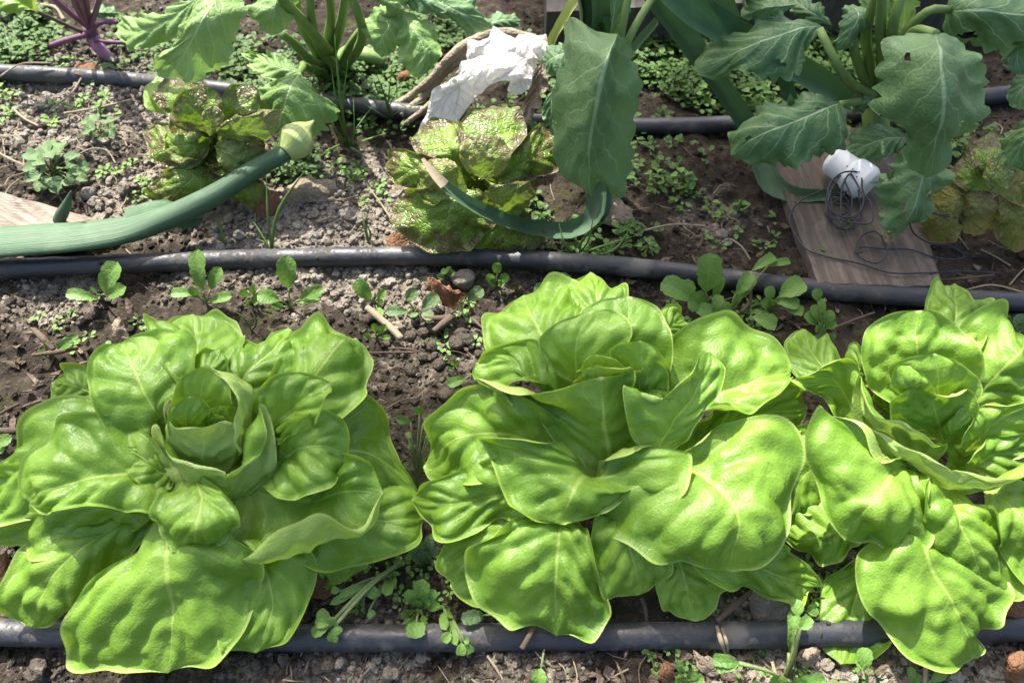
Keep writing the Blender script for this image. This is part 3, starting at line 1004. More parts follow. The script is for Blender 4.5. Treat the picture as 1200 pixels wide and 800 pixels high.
lm = plant('butterhead_lettuce', (705, 610), 'middle green butterhead lettuce with a tight round heart between the other two heads', 'lettuce', LG)
leaves(lm, '''
600,590,5 532,622,5 517,655,3.2 | 640,590,5 575,630,5.5 545,660,4 528,682,2.5 | 620,650,4.5 595,718,2.4 555,708,2.2
600,620,7 553,640,6 544,672,5 560,700,4 605,720,3 | 665,585,5.5 655,625,7.5 651,680,6 652,745,2.4 | 690,625,7.5 702,680,5.5 715,718,3.6 690,740,2.6
690,620,7 697,665,5 712,694,3.5 | 715,590,5.5 735,635,6.5 745,670,5 748,697,3.5 | 770,620,6.5 785,655,5 775,684,4
765,660,4.5 771,692,3.2 785,718,2 | 780,620,5 800,670,4.5 812,727,1.6 | 830,650,4.5 850,685,3.4 836,718,1.9
850,610,6 915,638,5 945,663,3.2 | 790,600,5 860,650,5.5 910,672,4 963,687,2 | 800,650,5 850,680,4 905,694,2.6
640,545,8 580,537,9 540,550,8 505,570,6.5 | 670,570,6 590,580,8 530,590,7 482,585,5.5 | 640,600,6.5 590,613,6.5 530,627,5.5 498,610,5.2
640,470,11.5 580,450,11.5 545,455,10 514,500,7.5 | 670,540,7 600,510,9.5 545,510,8.5 497,545,5.5 | 650,560,7 590,560,7.5 540,565,6.5 508,567,5.5
610,440,11 571,415,10.5 571,390,10 588,360,9.8 | 680,470,9 645,410,12 622,370,11.5 613,346,10 | 690,400,12.5 680,360,12 672,329,11 640,337,10.5
680,410,12 672,370,11.5 674,330,10.5 | 705,460,9 700,400,12 700,360,12 694,320,10 | 735,420,12 735,375,11.5 724,344,10.8
660,430,12.5 632,398,13 595,402,12.3 570,412,11.6 | 690,490,8 630,450,11 595,425,11.5 560,425,11 | 660,480,10 620,458,11 580,457,11 556,443,10.8
770,370,10.5 786,357,10 | 770,420,9 785,385,10 802,372,9 | 795,400,9 806,384,8.8
850,480,8.5 925,452,8 | 820,530,7 880,490,8 945,478,6.5 | 870,520,7 935,500,6.5
815,528,6 850,508,6.5 | 780,550,5 825,512,7 878,486,7 | 800,500,8 850,482,8
785,440,11 788,395,12 835,376,11.5 887,386,10.8 916,412,10.3 | 770,510,7 830,465,10 880,445,11 927,437,10 | 800,514,9 845,490,11 885,476,11.5 918,460,11
815,520,10 870,491,10.5 922,503,10 932,550,9 926,600,8 890,650,6.5 | 775,545,7 835,560,10 865,600,10 850,668,6 | 745,575,8 700,597,7.5 691,617,7 738,636,7 790,656,6.5
660,520,10.5 612,507,11 560,512,10 583,545,9 603,592,8 625,609,8 | 697,560,7 690,552,9 672,575,9.5 655,614,8 | 715,534,10 765,525,10.5 807,530,10 800,568,9 755,581,8.5 700,596,8
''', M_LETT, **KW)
leaves(lm, '''
655,575,5 640,540,7.3 | 715,605,3 708,565,6 700,522,8.6 | 775,575,5 770,538,7.6
652,460,11.5 640,430,13 632,397,14 650,380,14.8 | 690,470,9 675,430,12.5 677,395,14.5 692,365,15 | 710,440,12.5 730,410,14 741,391,14.8 720,364,15
700,430,12 685,395,13.5 681,368,13.8 705,352,14 | 735,460,9 735,420,12 737,385,14 737,347,14 | 780,450,11 788,420,12.5 785,388,13.8 772,360,14
725,455,12 715,425,13.5 716,409,14.5 732,401,15 | 755,480,9 755,450,11.5 752,420,14 750,399,15 | 785,470,10.5 786,440,12.5 778,418,14.3 766,405,14.8
680,455,11.5 672,432,13.6 681,419,14.8 | 705,470,8 703,445,11 700,415,15 | 730,455,11.5 742,431,13.6 722,418,14.8
675,462,12 671,440,14 | 705,480,9.5 702,458,12 700,427,15 | 735,462,12 743,433,14.2
728,465,11.5 727,442,13 | 750,490,9 750,465,11.5 750,435,13.5 | 778,470,11 778,430,13.5 768,424,13.7
752,490,10.5 752,465,12 | 765,510,8 770,490,10 765,470,11.5 760,455,12 | 788,485,10.5 788,460,12.3
670,545,8 648,515,9.5 622,482,11 588,465,12 555,445,12 600,458,13.2 650,449,14 | 715,560,6 712,520,9 705,480,12 705,441,14.4 | 755,555,7 775,510,8.5 772,465,10.5 752,434,13.6 728,437,14.2
742,514,11 731,486,12.8 728,452,14 764,472,12.6 798,440,13.4 818,417,13.8 | 768,538,8.5 790,495,11 815,460,12.4 830,409,13.6 | 795,525,9 815,493,10.8 842,460,12.2 844,430,13
''', M_HEART, **KI)

lr = plant('butterhead_lettuce', (1105, 615), 'rightmost green butterhead lettuce, brightly sunlit in front and cut by the frame edge', 'lettuce', LG)
leaves(lr, '''
1000,650,3 960,700,1.5 958,755,0.6 | 1050,630,3.5 1010,680,2.2 990,740,0.6 985,778,0.6 | 1050,690,2 1040,745,.6 1025,772,.6
990,585,5 945,580,4 922,600,2.8 | 1020,610,4.5 975,625,4.5 940,630,3 918,622,2 | 1000,645,3.5 960,655,2 930,640,1.6
980,510,7 935,500,7 925,545,5 | 1020,560,5 965,540,6.5 940,560,5.5 928,603,3.5 | 985,590,5 955,600,4
1030,620,6 1002,660,5.5 1005,695,4.8 1030,730,3.6 1060,763,2.5 1100,773,2.2 | 1080,600,5.5 1085,650,7 1115,705,5.5 1140,771,2.2 | 1140,630,6.5 1175,690,5 1152,717,4 1144,740,3 1153,763,2.3
1160,600,9 1170,640,7.5 1190,672,6 | 1150,570,7.5 1195,600,9 1220,650,7.5 1235,690,5 | 1200,565,9 1240,600,8.5 1255,650,7
1080,570,9 1082,610,8.5 1076,645,6.5 1110,680,5 | 1110,570,7 1130,610,9 1145,655,7.5 1152,698,4.5 | 1150,590,8.5 1180,630,7 1195,670,5.5 1180,695,4.6
1020,525,11 957,478,11 945,500,10.5 955,570,9 970,610,7.8 | 1075,545,7 1043,560,10 1015,600,9.5 990,633,7 | 1085,580,9 1100,615,8 1080,643,6.8 1030,646,6.5
1030,482,9 1018,458,10.3 | 1072,522,7 1042,482,9 1018,440,10.8 | 1055,482,9.2 1040,452,10.8
1100,545,7 1110,518,8.3 | 1115,562,5 1126,532,6.8 1136,500,8.2 | 1142,548,7 1152,518,8
1090,400,11 1083,365,10.5 1092,342,9.5 | 1115,440,9 1118,395,11 1120,365,11 1118,333,9 | 1150,400,11 1160,375,10 1142,348,9.3
1130,430,11 1125,382,11.5 1157,371,11 1190,385,10.3 | 1130,490,8 1160,450,10.5 1190,415,11.5 1215,400,10 | 1170,480,9.5 1220,470,10 1240,430,10
1010,405,11 997,400,10.5 | 1040,450,8 1005,430,10 990,418,9.5 | 1010,450,9 995,440,9
985,460,8 935,445,8.5 919,420,8 925,398,7.5 | 1010,460,8 965,430,9.5 950,410,9 944,386,7.8 | 1000,430,10 982,415,9.5 962,399,8.5
1005,490,10 1005,440,12 995,421,12.5 970,425,12 | 1015,530,6.5 995,480,9.5 975,447,11 927,446,10 | 985,500,8.5 972,475,9.5 956,463,10
1118,515,9.5 1140,485,11 1180,473,11.5 | 1130,535,7 1160,500,10 1195,480,11 1225,475,10 | 1165,540,8 1205,525,9 1225,500,9.5
1140,525,9.5 1180,510,10 1215,503,9.5 | 1130,550,7 1165,535,9 1200,525,9 1228,515,8.5 | 1160,560,7.5 1200,552,8 1225,535,8
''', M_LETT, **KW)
leaves(lr, '''
1030,465,11 1008,440,12.5 1005,410,13.5 1018,383,14 1045,367,14.5 | 1075,475,9 1075,430,12 1075,395,14 1076,364,14.5 | 1130,470,11 1151,435,12.5 1143,402,14 1122,380,14.3 1100,367,14.5
1065,470,11 1043,445,13 1045,430,14 1070,417,14.4 | 1100,485,9 1098,460,11.5 1097,435,13.5 1095,414,14.5 | 1135,475,11 1151,455,12.5 1140,437,13.6 1120,422,14.2
1050,465,12 1042,445,13.3 1050,428,13.9 | 1075,480,10 1070,460,12 1068,445,13.5 1066,429,14 | 1090,475,11.5 1097,460,12.8 1085,442,13.8
1060,505,9 1040,480,11.5 1040,461,12.6 1065,455,13 | 1105,520,7 1100,495,10 1092,460,13 | 1130,500,9.5 1146,480,11.5 1143,463,12.5 1115,464,13
1105,500,10 1122,480,11.3 | 1110,520,8 1120,497,10.5 1136,472,11.5 | 1128,510,9 1138,490,10.8
1110,530,9 1060,505,11.5 1030,483,12.3 1012,460,12.5 | 1095,545,6 1060,520,8.5 1030,495,10.5 1006,440,12 | 1060,540,7 1020,520,8.5 1000,490,9.5 998,458,11
1060,560,8 1010,520,9.5 990,494,10.8 1030,506,10.8 1075,532,10.7 | 1110,580,6 1112,570,8 1115,551,10.5 | 1160,575,8.5 1205,555,10 1228,535,10.5 1180,558,10.7 1145,557,10.6
''', M_HEART, **KI)

# ================================================================== BRONZE LETTUCES
BG = 'bronze tinged lettuces in the second row'
KB = dict(nu=40, nv=34, wave=0.0030, pucker=0.0011, ruffle=0.0042, ruffle_n=3.2, vein_h=0.0026, lip=.003, bulge=-.0006, axis_z=.16)


def inner_fill(root, px, py, z0, specs, mat, **kw):
    """half upright inner leaves: (angle deg in the picture, length px, width px, tip z)"""
    for (a, L, w, zt) in specs:
        ca, sa = math.cos(math.radians(a)), -math.sin(math.radians(a)) * .8
        nx, ny = -math.sin(math.radians(a)), -math.cos(math.radians(a)) * .8
        def q(f, s_, z): return (px + ca * L * f + nx * w * s_, py + sa * L * f + ny * w * s_, z)
        zm = z0 + (zt - z0) * .75
        leaf(root, [[q(.3, .40, zm), q(.65, .55, zt + .2), q(.93, .34, zt + .3)], [q(0, 0, z0), q(.35, 0, zm - 1), q(.7, 0, zt - .7), q(1, 0, zt)],
                    [q(.3, -.40, zm), q(.65, -.55, zt + .2), q(.93, -.34, zt + .3)]], mat, **kw)


b1 = plant('bronze_lettuce', (262, 205), 'bronze mottled lettuce touching the pale flower bud of the onion stalk', 'lettuce', BG)
leaves(b1, '''
206,141,6 187,122,6.5 187,101,7 | 244,155,5 223,127,8 213,103,7.5 211,91,6.5 | 246,127,8 241,101,8
253,148,9 277,142,10 305,131,10 | 258,169,6 281,156,8.5 305,146,9 332,128,9 | 277,173,6.5 305,168,7 327,153,8
232,156,7.5 206,146,7.5 183,146,6 | 246,164,5.5 220,170,7.2 197,171,6.3 168,155,5 | 237,188,5.5 211,197,4.5 185,192,4.5
223,192,5 191,204,4 178,228,1.8 | 248,183,4 225,209,4.5 206,228,3 192,252,1 | 258,202,4 257,229,2.2 223,245,1
281,197,4 309,221,2.2 | 258,188,4 291,221,3 319,242,1 | 267,221,3 291,244,1
262,164,7.5 291,169,6.5 316,177,5 | 251,171,6 272,183,6.3 298,192,5 326,189,4 | 258,193,5.5 279,214,3.5 306,212,3
218,148,8.5 203,131,10 208,112,11 | 246,157,7 234,131,9.6 231,117,10.4 230,103,11 | 258,146,9 264,127,10.5 253,107,11
258,136,9.5 260,113,10.3 274,99,10.3 | 253,157,7 274,127,9.2 284,110,9.6 290,99,10 | 281,143,8.5 306,122,9 303,105,9.8
237,148,9.5 238,131,10.6 | 246,160,8 246,141,9.8 251,123,11 | 258,148,9.5 261,131,10.6
''', M_COS, **KB)
inner_fill(b1, 252, 160, 4, [(200, 62, 52, 6), (150, 58, 48, 7.5), (75, 50, 46, 8.5), (30, 62, 44, 7.5), (240, 60, 52, 4.5), (290, 60, 50, 4.5), (340, 62, 46, 5.5)], M_COS, **KB)
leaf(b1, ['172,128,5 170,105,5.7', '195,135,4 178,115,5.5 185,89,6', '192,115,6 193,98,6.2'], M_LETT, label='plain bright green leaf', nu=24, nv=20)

b2 = plant('bronze_lettuce', (560, 255), 'glossy bronze mottled lettuce between the white withered leaf and the middle pipe', 'lettuce', BG)
leaves(b2, '''
549,263,3.5 541,291,1.2 | 572,235,4 586,258,4 586,282,2.4 581,296,1 | 610,244,4 616,277,2 606,296,1
624,258,2.4 637,282,1.2 | 586,244,3 610,268,2.5 627,292,1 | 600,282,1.6 614,296,1
516,218,7 480,223,5.5 462,244,4 472,273,2.8 497,292,2.2 | 546,221,6.5 530,239,6.3 523,263,4.8 524,297,2 | 567,228,6.5 582,249,5 571,273,3.6 546,292,2.4
516,196,8 488,179,8 461,179,6.5 | 539,216,6 506,207,7.2 478,197,6.8 451,195,5.5 | 516,226,6 488,223,5.5 461,214,5
516,188,8.5 487,178,8 483,164,8 | 549,202,7 525,174,9.2 509,159,8.8 491,152,8 | 546,174,10 540,147,9.5 516,139,9
544,178,9.5 534,150,10 553,133,10 | 563,197,7 570,164,9.8 574,143,10.2 579,124,9.5 | 596,183,9.5 618,157,9.5 606,133,9.7
593,188,9 614,163,9 635,148,8 | 581,211,6.5 610,192,8.2 635,177,7.7 659,170,7 | 596,217,7 624,210,6.5 658,192,6
579,218,8.5 605,214,8.2 622,215,7 | 567,225,6.5 591,228,7.7 612,228,6.8 629,228,6 | 577,240,6 600,248,5 620,241,5
535,192,10 506,187,9.2 | 549,225,7 525,210,8.7 506,203,8.8 489,195,8 | 535,231,7 511,226,7 494,212,7
549,202,9.5 538,181,11 545,162,11.6 | 570,211,8 568,190,10.2 568,174,11.2 567,157,11.8 | 589,202,9.5 599,183,11 587,161,11.6
553,202,10 550,185,11.5 | 565,211,9 564,193,10.8 565,177,12 | 577,202,10 580,185,11.5
''', M_COS, **KB)
inner_fill(b2, 566, 208, 4, [(195, 80, 54, 6), (155, 74, 50, 7.5), (95, 50, 46, 8.5), (40, 66, 46, 7.5), (235, 66, 56, 4.5), (300, 60, 54, 4), (345, 66, 46, 5)], M_COS, **KB)
leaf(b2, ['452,280,1 455,288,.8', '478,270,2 462,282,1.2 458,292,.8', '478,288,1 468,293,.7'], M_DEADLEAF, label='small withered brown leaf', nu=14, nv=12)

b3 = plant('withering_lettuce', (1165, 262), 'yellowing withered lettuce under the brassica leaves at the right edge', 'lettuce')
leaves(b3, '''
1120,215,5.5 1095,220,4 | 1150,230,4 1115,240,5 1090,262,3 1078,270,1.5 | 1130,262,3 1105,285,1
1130,228,5.5 1118,248,3.5 1125,268,1.8 | 1160,228,5 1145,245,5 1135,262,3 1140,277,1.2 | 1175,240,4.5 1172,265,2
1170,250,4.5 1165,275,2.2 | 1170,230,5 1190,250,4.5 1195,275,2.5 1190,296,.8 | 1215,245,4.5 1222,275,2
1190,200,7 1215,190,6 | 1168,225,6 1195,215,6.5 1235,210,4.5 | 1190,240,5 1220,240,3.5
''', M_YELLOW, **KB)
leaves(b3, '''
1125,220,6 1114,203,6 | 1160,225,5 1140,205,7 1120,192,6.5 | 1150,190,7.5 1133,182,7
1145,200,8 1138,170,8.5 | 1168,220,6 1165,190,9 1160,155,9 | 1190,200,8 1188,165,9
1152,215,8 1154,195,9.2 | 1164,228,7 1163,205,9 1164,182,10 | 1174,215,8 1173,195,9.2
1160,218,8 1166,198,9.5 | 1168,230,7 1175,208,9 1182,188,9.8 | 1180,222,8 1190,202,9
''', M_COS, **KB)

# ================================================================== BRASSICAS
KK = dict(nu=84, nv=30, wave=0.0038, pucker=0.0004, ruffle=0.0048, ruffle_n=3.2, vein_h=0.0030, tooth=0.2, tooth_n=13, bulge=.002)


def petiole(root, path, r, mat=M_STEM, name='petiole', **kw):
    kw.setdefault('n', 18); kw.setdefault('sides', 9)
    return tube(name, pxpath(path), r, mat, root, **kw)


ka = plant('brassica_plant', (385, 78), 'young brassica plant with pale green stalks behind the onion flower bud', 'vegetable')
for pth, r in (('385,80,0 368,55,4 352,25,9 345,-10,14', [.007, .0055, .004]), ('392,78,0 385,50,5 388,20,10 385,-15,15', [.007, .005, .004]),
               ('388,80,0 365,72,3 345,52,6 330,40,9', [.007, .005, .004]), ('398,82,0 415,48,6 440,22,11 470,12,14', [.007, .0048, .004]),
               ('380,82,0 395,45,6 402,15,11 406,-15,15', [.007, .005, .004]), ('382,86,.6 362,80,3 352,84,8 338,104,8.6', [.006, .004, .003]),
               ('398,86,.6 380,62,4 366,30,10 362,-20,16', [.007, .005, .004]), ('400,82,.5 418,60,5 425,40,9 415,5,14 404,-20,16', [.006, .005, .004]),
               ('385,60,5 340,10,14 300,-25,19 262,-14,18', [.006, .005, .004])):
    petiole(ka, pth, r)
tube('stem', pxpath('392,78,.2 412,62,1.5 432,66,1.8 452,72,1.2'), [.009, .010, .009, .006], M_STEM, ka, n=16, sides=12)
leaves(ka, '''
228,0,17 205,40,14.5 178,75,11.5 176,90,10 | 262,-12,17 235,30,16 215,65,13 200,93,10 | 285,0,16 279,45,14 266,77,12 235,93,10.5
205,5,14.5 170,18,12.5 145,22,10.5 | 235,-5,15 200,20,14 165,38,11.5 136,30,9.5 | 215,38,13 185,54,11 155,60,10
300,-5,15 292,18,14 304,32,13 | 330,-20,16 322,10,15 318,42,12.5 | 350,-10,15 346,14,13.5 333,36,12.8
466,40,12 463,62,10.5 475,82,9.3 | 468,13,13 488,38,12.5 498,65,11 488,91,9 | 495,20,12.5 515,40,11.5 516,68,10.5 504,84,9.5
445,6,12.5 426,20,11.5 426,42,10.5 | 462,12,13 455,30,12 445,50,10.5 447,68,9 | 475,25,12.5 473,45,11 461,62,9.5
325,95,9 303,105,7.5 303,132,6 318,150,5.5 | 352,84,9 338,108,9 332,130,7.5 333,156,5.5 | 368,108,8 396,130,6 393,146,5.5 372,162,5
335,68,9 313,62,8.5 | 352,84,9 330,80,9 308,72,8 282,62,7 | 335,93,8.5 308,92,7.5
440,-12,14 450,5,14 | 420,-25,16 440,-5,15.5 470,12,14 | 450,-20,15 480,-5,14
''', M_KOHL_LIGHT, **{**KK, 'tooth': 0.13})
leaves(ka, '''
510,-15,13 545,0,12.5 568,21,11 | 490,-15,12 520,5,13 550,20,12 577,34,10 | 505,15,12 530,30,11 556,41,10
470,-15,14 500,-12,14 | 450,-30,15 490,-5,14.5 524,14,13.5 | 465,0,13.5 500,18,13
572,20,6 590,15,6 | 560,34,6 585,24,6.5 612,24,5.5 | 580,40,5.5 600,38,5
''', M_KOHL, **KK)

kp = plant('purple_kohlrabi', (108, 60), 'small kohlrabi with dark purple stem and leaf stalks at the top left', 'vegetable')
tube('stem', pxpath('137,74,.3 118,58,1.0 108,42,1.8 104,32,3'), [.0035, .0065, .0085, .007], M_PURPLE, kp, n=18, sides=12)
for pth, r in (('104,33,3 85,18,6 62,-2,9', .003), ('104,33,3 93,15,7 84,-6,11', .0032), ('104,33,3 98,14,7 92,-8,12', .003), ('104,32,3 103,12,7 100,-10,12', .0028),
               ('106,33,3 112,14,7 118,-6,11', .003), ('106,36,3 120,26,4 138,26,3.6', .003), ('104,40,2.4 82,46,2 58,54,.9', .0032), ('110,48,2 128,50,1.2 146,50,.8', .0024)):
    petiole(kp, pth, r, M_PURPLE)
petiole(kp, '96,38,3 70,26,5 45,15,7 25,10,9', .0022, M_TWIG)
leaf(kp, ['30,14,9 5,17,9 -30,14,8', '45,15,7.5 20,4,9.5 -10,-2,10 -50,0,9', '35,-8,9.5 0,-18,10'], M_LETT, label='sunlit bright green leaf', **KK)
leaf(kp, ['112,10,5 125,6,4.5', '104,15,5 122,14,5 146,16,3.8', '112,21,4.5 130,22,4'], M_KOHL, **KK)

kc = plant('brassica_plant', (715, 255), 'brassica with one large folded blue green leaf hanging beside the bronze lettuce', 'vegetable')
petiole(kc, '714,250,0 718,150,6 722,100,12', [.006, .005, .002])
petiole(kc, '716,240,0 716,130,10 735,50,17 775,-20,20', [.005, .004, .003])
petiole(kc, '716,240,0 718,110,12 728,40,18 742,-30,22', [.005, .004, .003])
leaves(kc, '''
@1 692,34,20 662,22,19 657,75,17 646,105,14.5 647,150,11 658,200,7.5 | 724,40,21.5 711,72,21.5 700,115,19 691,172,14 692,230,7.8 | 745,66,16.5 752,92,14.5 743,150,10.5 739,195,7.5 727,232,6.2 706,214,7.0
''', M_KOHL, **{**KK, 'tooth': 0.11, 'lobe': 0.05, 'ruffle': 0.0022, 'wave': .0026, 'nv': 44})
leaves(kc, '''
655,50,14 638,58,13 | 668,60,14 650,68,13.5 636,76,12 | 660,86,13 645,89,12
702,40,16 707,15,19 714,-10,20.5 | 715,60,15 716,30,18 722,0,20 728,-20,21 | 728,35,16.5 737,5,19.5
640,118,8 634,135,7 | 655,95,9 646,120,8 648,152,6 | 662,120,8 660,140,7
''', M_KOHL, **{**KK, 'tooth': 0.06})

kr = plant('brassica_plant', (1030, 165), 'large brassica at the right whose holed leaves hang over the white canister', 'vegetable')
tube('stem', pxpath('1030,165,0 1026,140,2 1024,112,4 1024,98,6'), [.012, .013, .012, .009], M_STEM, kr, n=18, sides=14)
for pth, r in (('1026,112,5 1000,100,9 978,70,14 960,34,15.5', [.006, .0045, .0035]), ('1022,108,5 1008,80,10 1000,45,15 998,8,17', [.006, .0045, .0035]),
               ('1025,108,5 1018,70,11 1016,30,16 1030,-15,20', [.006, .005, .004]), ('1030,110,5 1034,75,11 1032,35,16 1034,-15,21', [.006, .005, .004]),
               ('1024,116,4.6 1008,119,7.5 985,122,11', [.005, .004, .003]), ('1032,110,5 1055,60,13 1080,35,18 1097,40,19', [.006, .005, .0035]),
               ('1034,110,5 1060,40,14 1090,12,17 1112,12,16.5', [.006, .0045, .0035]), ('1030,112,5 1045,60,13 1050,15,18 1062,-20,20', [.006, .005, .004]),
               ('1034,125,4 1070,140,7 1085,172,9', [.005, .004, .003])):
    petiole(kr, pth, r)
for txt, hol in (
    ('1062,40,18 1028,75,16.5 1022,112,14.5 1048,138,13 1056,177,11 1070,198,9.5 | 1096,40,19 1104,80,20 1104,125,17.5 1094,165,13.5 1084,208,9 | 1120,42,18.5 1150,78,17 1164,99,15.5 1151,140,13 1125,168,11.5 1103,199,9.8', [(.62, .52, .035), (.28, -.55, .022)]),
    ('953,52,14.5 940,82,13 905,99,12.5 868,82,12.8 835,95,11 | 962,30,15 930,34,16 895,47,15.5 855,65,13.5 813,82,11 | 945,24,15.5 915,18,15.5 870,34,14.5 822,50,12', [(.45, -.62, .05)]),
    ('997,140,10.5 990,172,9 955,191,8.5 925,199,8 880,190,7.5 | 985,121,11 960,130,12 915,148,11.5 880,165,9.5 856,183,7.5 | 965,115,12 930,109,12 890,127,10.5 857,155,8.5', [(.28, .1, .02), (.8, .1, .025)]),
    ('988,8,17 983,35,15.5 | 1000,5,17 1005,22,17 992,45,15.5 978,61,14 | 1027,22,16.5 1010,40,15.5 992,58,14.5', []),
    ('1107,36,14.5 1145,58,14 1175,62,14 1220,62,13.5 | 1108,14,16 1150,12,18 1190,16,18 1240,24,15 | 1115,-2,17 1160,-15,17.5 1210,-10,16.5', [(.25, -.7, .05), (.55, -.75, .05)]),
    ('1050,180,9 1030,200,7.5 1024,232,5.5 1031,262,4 | 1085,175,9 1082,210,9 1072,240,7 1050,275,3.5 | 1110,185,8 1113,210,7 1090,245,5.5 1068,266,4', [(.5, .4, .06), (.68, -.3, .03), (.75, -.1, .025)]),
    ('1200,140,13 1172,158,11 1169,180,10.3 | 1230,120,14 1205,155,13 1185,195,10 | 1225,170,12 1205,203,10', []),
    ('1190,88,12.5 1180,105,11.5 | 1225,80,13 1197,105,12 1183,124,10.5 | 1215,115,11.5 1200,130,10.8', []),
    ('1185,50,14 1174,65,13 1180,82,12.3 | 1215,40,14 1195,60,13.5 1195,88,12 | 1215,65,13 1208,85,12', []),
    ('1040,146,6.5 1005,148,6 | 1065,160,6 1030,165,6 988,182,4.5 | 1045,186,5 1010,189,4.5', []),
    ('1008,114,8 1000,118,7.6 | 1022,117,7 1008,123,8 998,134,6.6 | 1014,130,6.8', []),
    ('965,10,15 945,-4,15 | 975,30,14 950,14,15 922,-6,14 | 945,26,14 926,14,14', []),
    ('900,-10,17 870,-5,16 | 935,5,17 900,8,17 868,20,15 | 910,22,16 885,26,15', []),
    ('1105,125,7 1112,160,5.5 | 1075,120,7 1090,150,6.5 1100,190,4.5 | 1065,150,6 1080,185,4.5', []),
):
    leaves(kr, txt, M_KOHL, holes=hol, **{**KK, 'lobe': 0.04})
leaves(kr, '''
1020,20,15 1005,-5,17 | 1035,40,13 1030,10,16 1025,-25,18 | 1048,20,15 1050,-5,17
1045,30,14 1040,5,16 | 1058,50,12 1060,20,15 1062,-15,18 | 1072,30,14 1078,5,16
''', M_KOHL_LIGHT, **{**KK, 'tooth': 0.13})

# ================================================================== LEEKS AND THE ONION STALK
lk = plant('leek', (706, 262), 'leek whose long leaf bends along the ground beside the bronze lettuce to a dried tip', 'vegetable')
strap(lk, '702,-30,24,22 704,60,15,24 700,150,8,24 699,215,3.5,24 694,255,1.8,22 668,270,1.6,21 630,268,2.4,20 590,257,6.2,18 550,238,8.8,15 515,212,10.4,11 497,189,11,4', M_LEEK, fold=0.32)
strap(lk, '706,240,0,24 700,120,8,26 692,30,16,24 682,-25,22,22', M_LEEK, fold=0.45)
tube('stem', pxpath('706,262,0 700,130,8 693,50,14 688,0,19 684,-30,22'), [.010, .009, .008, .008], M_LEEKD, lk, n=20, sides=14)
dry = strap(lk, '521,217,10.4,12.5 508,203,10.9,10 495,186,11.3,4', M_DRY, name='dry_tip', fold=0.2, nu=12, label='dried straw coloured leaf tip')

lk2 = plant('leek', (905, 232), 'leek with broad folded leaves at the back, one falling beside the weathered board', 'vegetable')
strap(lk2, '752,-40,20,32 770,-2,17,32 800,40,13,30 832,85,9.5,24 855,118,6.5,24 876,150,3.6,24 893,192,1.8,27 906,218,1.4,26 930,229,1.7,18 962,229,1.9,14 990,227,2,10', M_LEEK, fold=0.35)
strap(lk2, '1000,120,4,28 930,80,9,34 860,42,13.5,38 812,12,16.5,40 775,-25,19,40', M_LEEKD, fold=0.3)
strap(lk2, '935,150,3,14 915,80,8,18 890,20,14,20 870,-30,19,22', M_LEEKD, fold=0.3)
strap(lk2, '862,36,12,20 850,12,15,30 835,-25,19,34', M_LEEK, fold=0.3)
strap(lk2, '770,25,14,10 740,60,9,12', M_LEEK, fold=0.3)

yl = plant('withered_leek_leaf', (640, 60), 'thin yellow withered leaf standing left of the large folded brassica leaf', 'leaf')
strap(yl, '641,66,1,10 650,42,5,13 664,18,9,17 680,-8,13,14', leek_material('yellow_leek_leaf', (0.32, 0.38, 0.08), (0.45, 0.46, 0.14)), name='blade', fold=0.25)

on = plant('onion_stalk', (150, 290), 'fat bent onion stalk with pale green flower bud, lying across the left of the bed', 'vegetable')
cpath = pxpath('-90,288,2.6 -20,285,2.8 40,281,2.9 110,275,3 165,265,3.2 215,247,3.8 262,222,4.6 305,195,5.6 338,177,6.2')
V, Q, Tt, uv = tube_arrays(cpath, [.0195, .0195, .0192, .0188, .0172, .0122, .0105, .0092, .0078], n=70, sides=26, flat=[.40, .36, .36, .36, .45, .8, .95, 1, 1])
V = V + np.array([0, 0, 1]) * (0.0007 * vnoise(V * 40, 6))[:, None]
obj('leaf', mesh_mixed('leaf', local(V, on), Q, Tt, uv, M_LEEK), on)
V, Q, Tt, uv = tube_arrays(pxpath('334,180,6.2 338,176,6.3 344,169,6.5 351,160,6.8 358,151,7.1 363,146,7.3 368,141,7.5'), [.0080, .0125, .0168, .0162, .0110, .0045, .0008], n=34, sides=22)
V = V + 0.0009 * vnoise(V * 90, 8)[:, None] * np.array([.6, .6, 1])
obj('flower_bud', mesh_mixed('flower_bud', local(V, on), Q, Tt, uv, M_BUD), on)
strap(on, '150,262,3.4,38 196,250,3.4,34 222,258,2.4,20 236,262,2.2,4', M_LEEKD, name='leaf_sheath', fold=-0.25, nu=18)
tube('shoot_tip', pxpath('69,258,1.4 73,250,2.8 78,240,4.2 83,224,6.0'), [.0055, .0055, .004, .0006], M_LEEK, on, n=14, sides=10)

# ================================================================== WITHERED WHITE LEAF
ww = plant('withered_white_leaf', (560, 140), 'crumpled bleached white dead leaf with dry brown stalk behind the glossy bronze lettuce', 'leaf')
KWW = dict(nu=44, nv=36, wave=0.005, pucker=0.0012, ruffle=0.005, ruffle_n=4, vein_h=0.003)
leaves(ww, '''
610,53,9 567,68,9 525,90,7 504,117,5 | 633,56,8 600,73,9.5 553,88,8.5 523,117,5.5 489,157,2.5 | 621,92,8 600,94,8.5 570,100,7.5 551,124,5 523,149,3
575,44,8.5 548,66,7.5 | 640,40,8.5 612,46,9.8 580,62,9.4 545,88,7 | 648,62,8 620,70,8.5 585,84,8
''', M_WHITE, **KWW)
leaves(ww, '''
600,92,8 596,108,6.5 | 614,80,8.5 610,99,7.5 605,112,6.5 | 624,92,8 617,106,7
''', M_WHITE, **KWW)
leaves(ww, '''
628,82,7.5 618,108,5.5 | 637,66,8 633,89,7 623,117,5 611,146,4 | 643,89,7 633,117,5.5
''', M_GREYLEAF, **KWW)
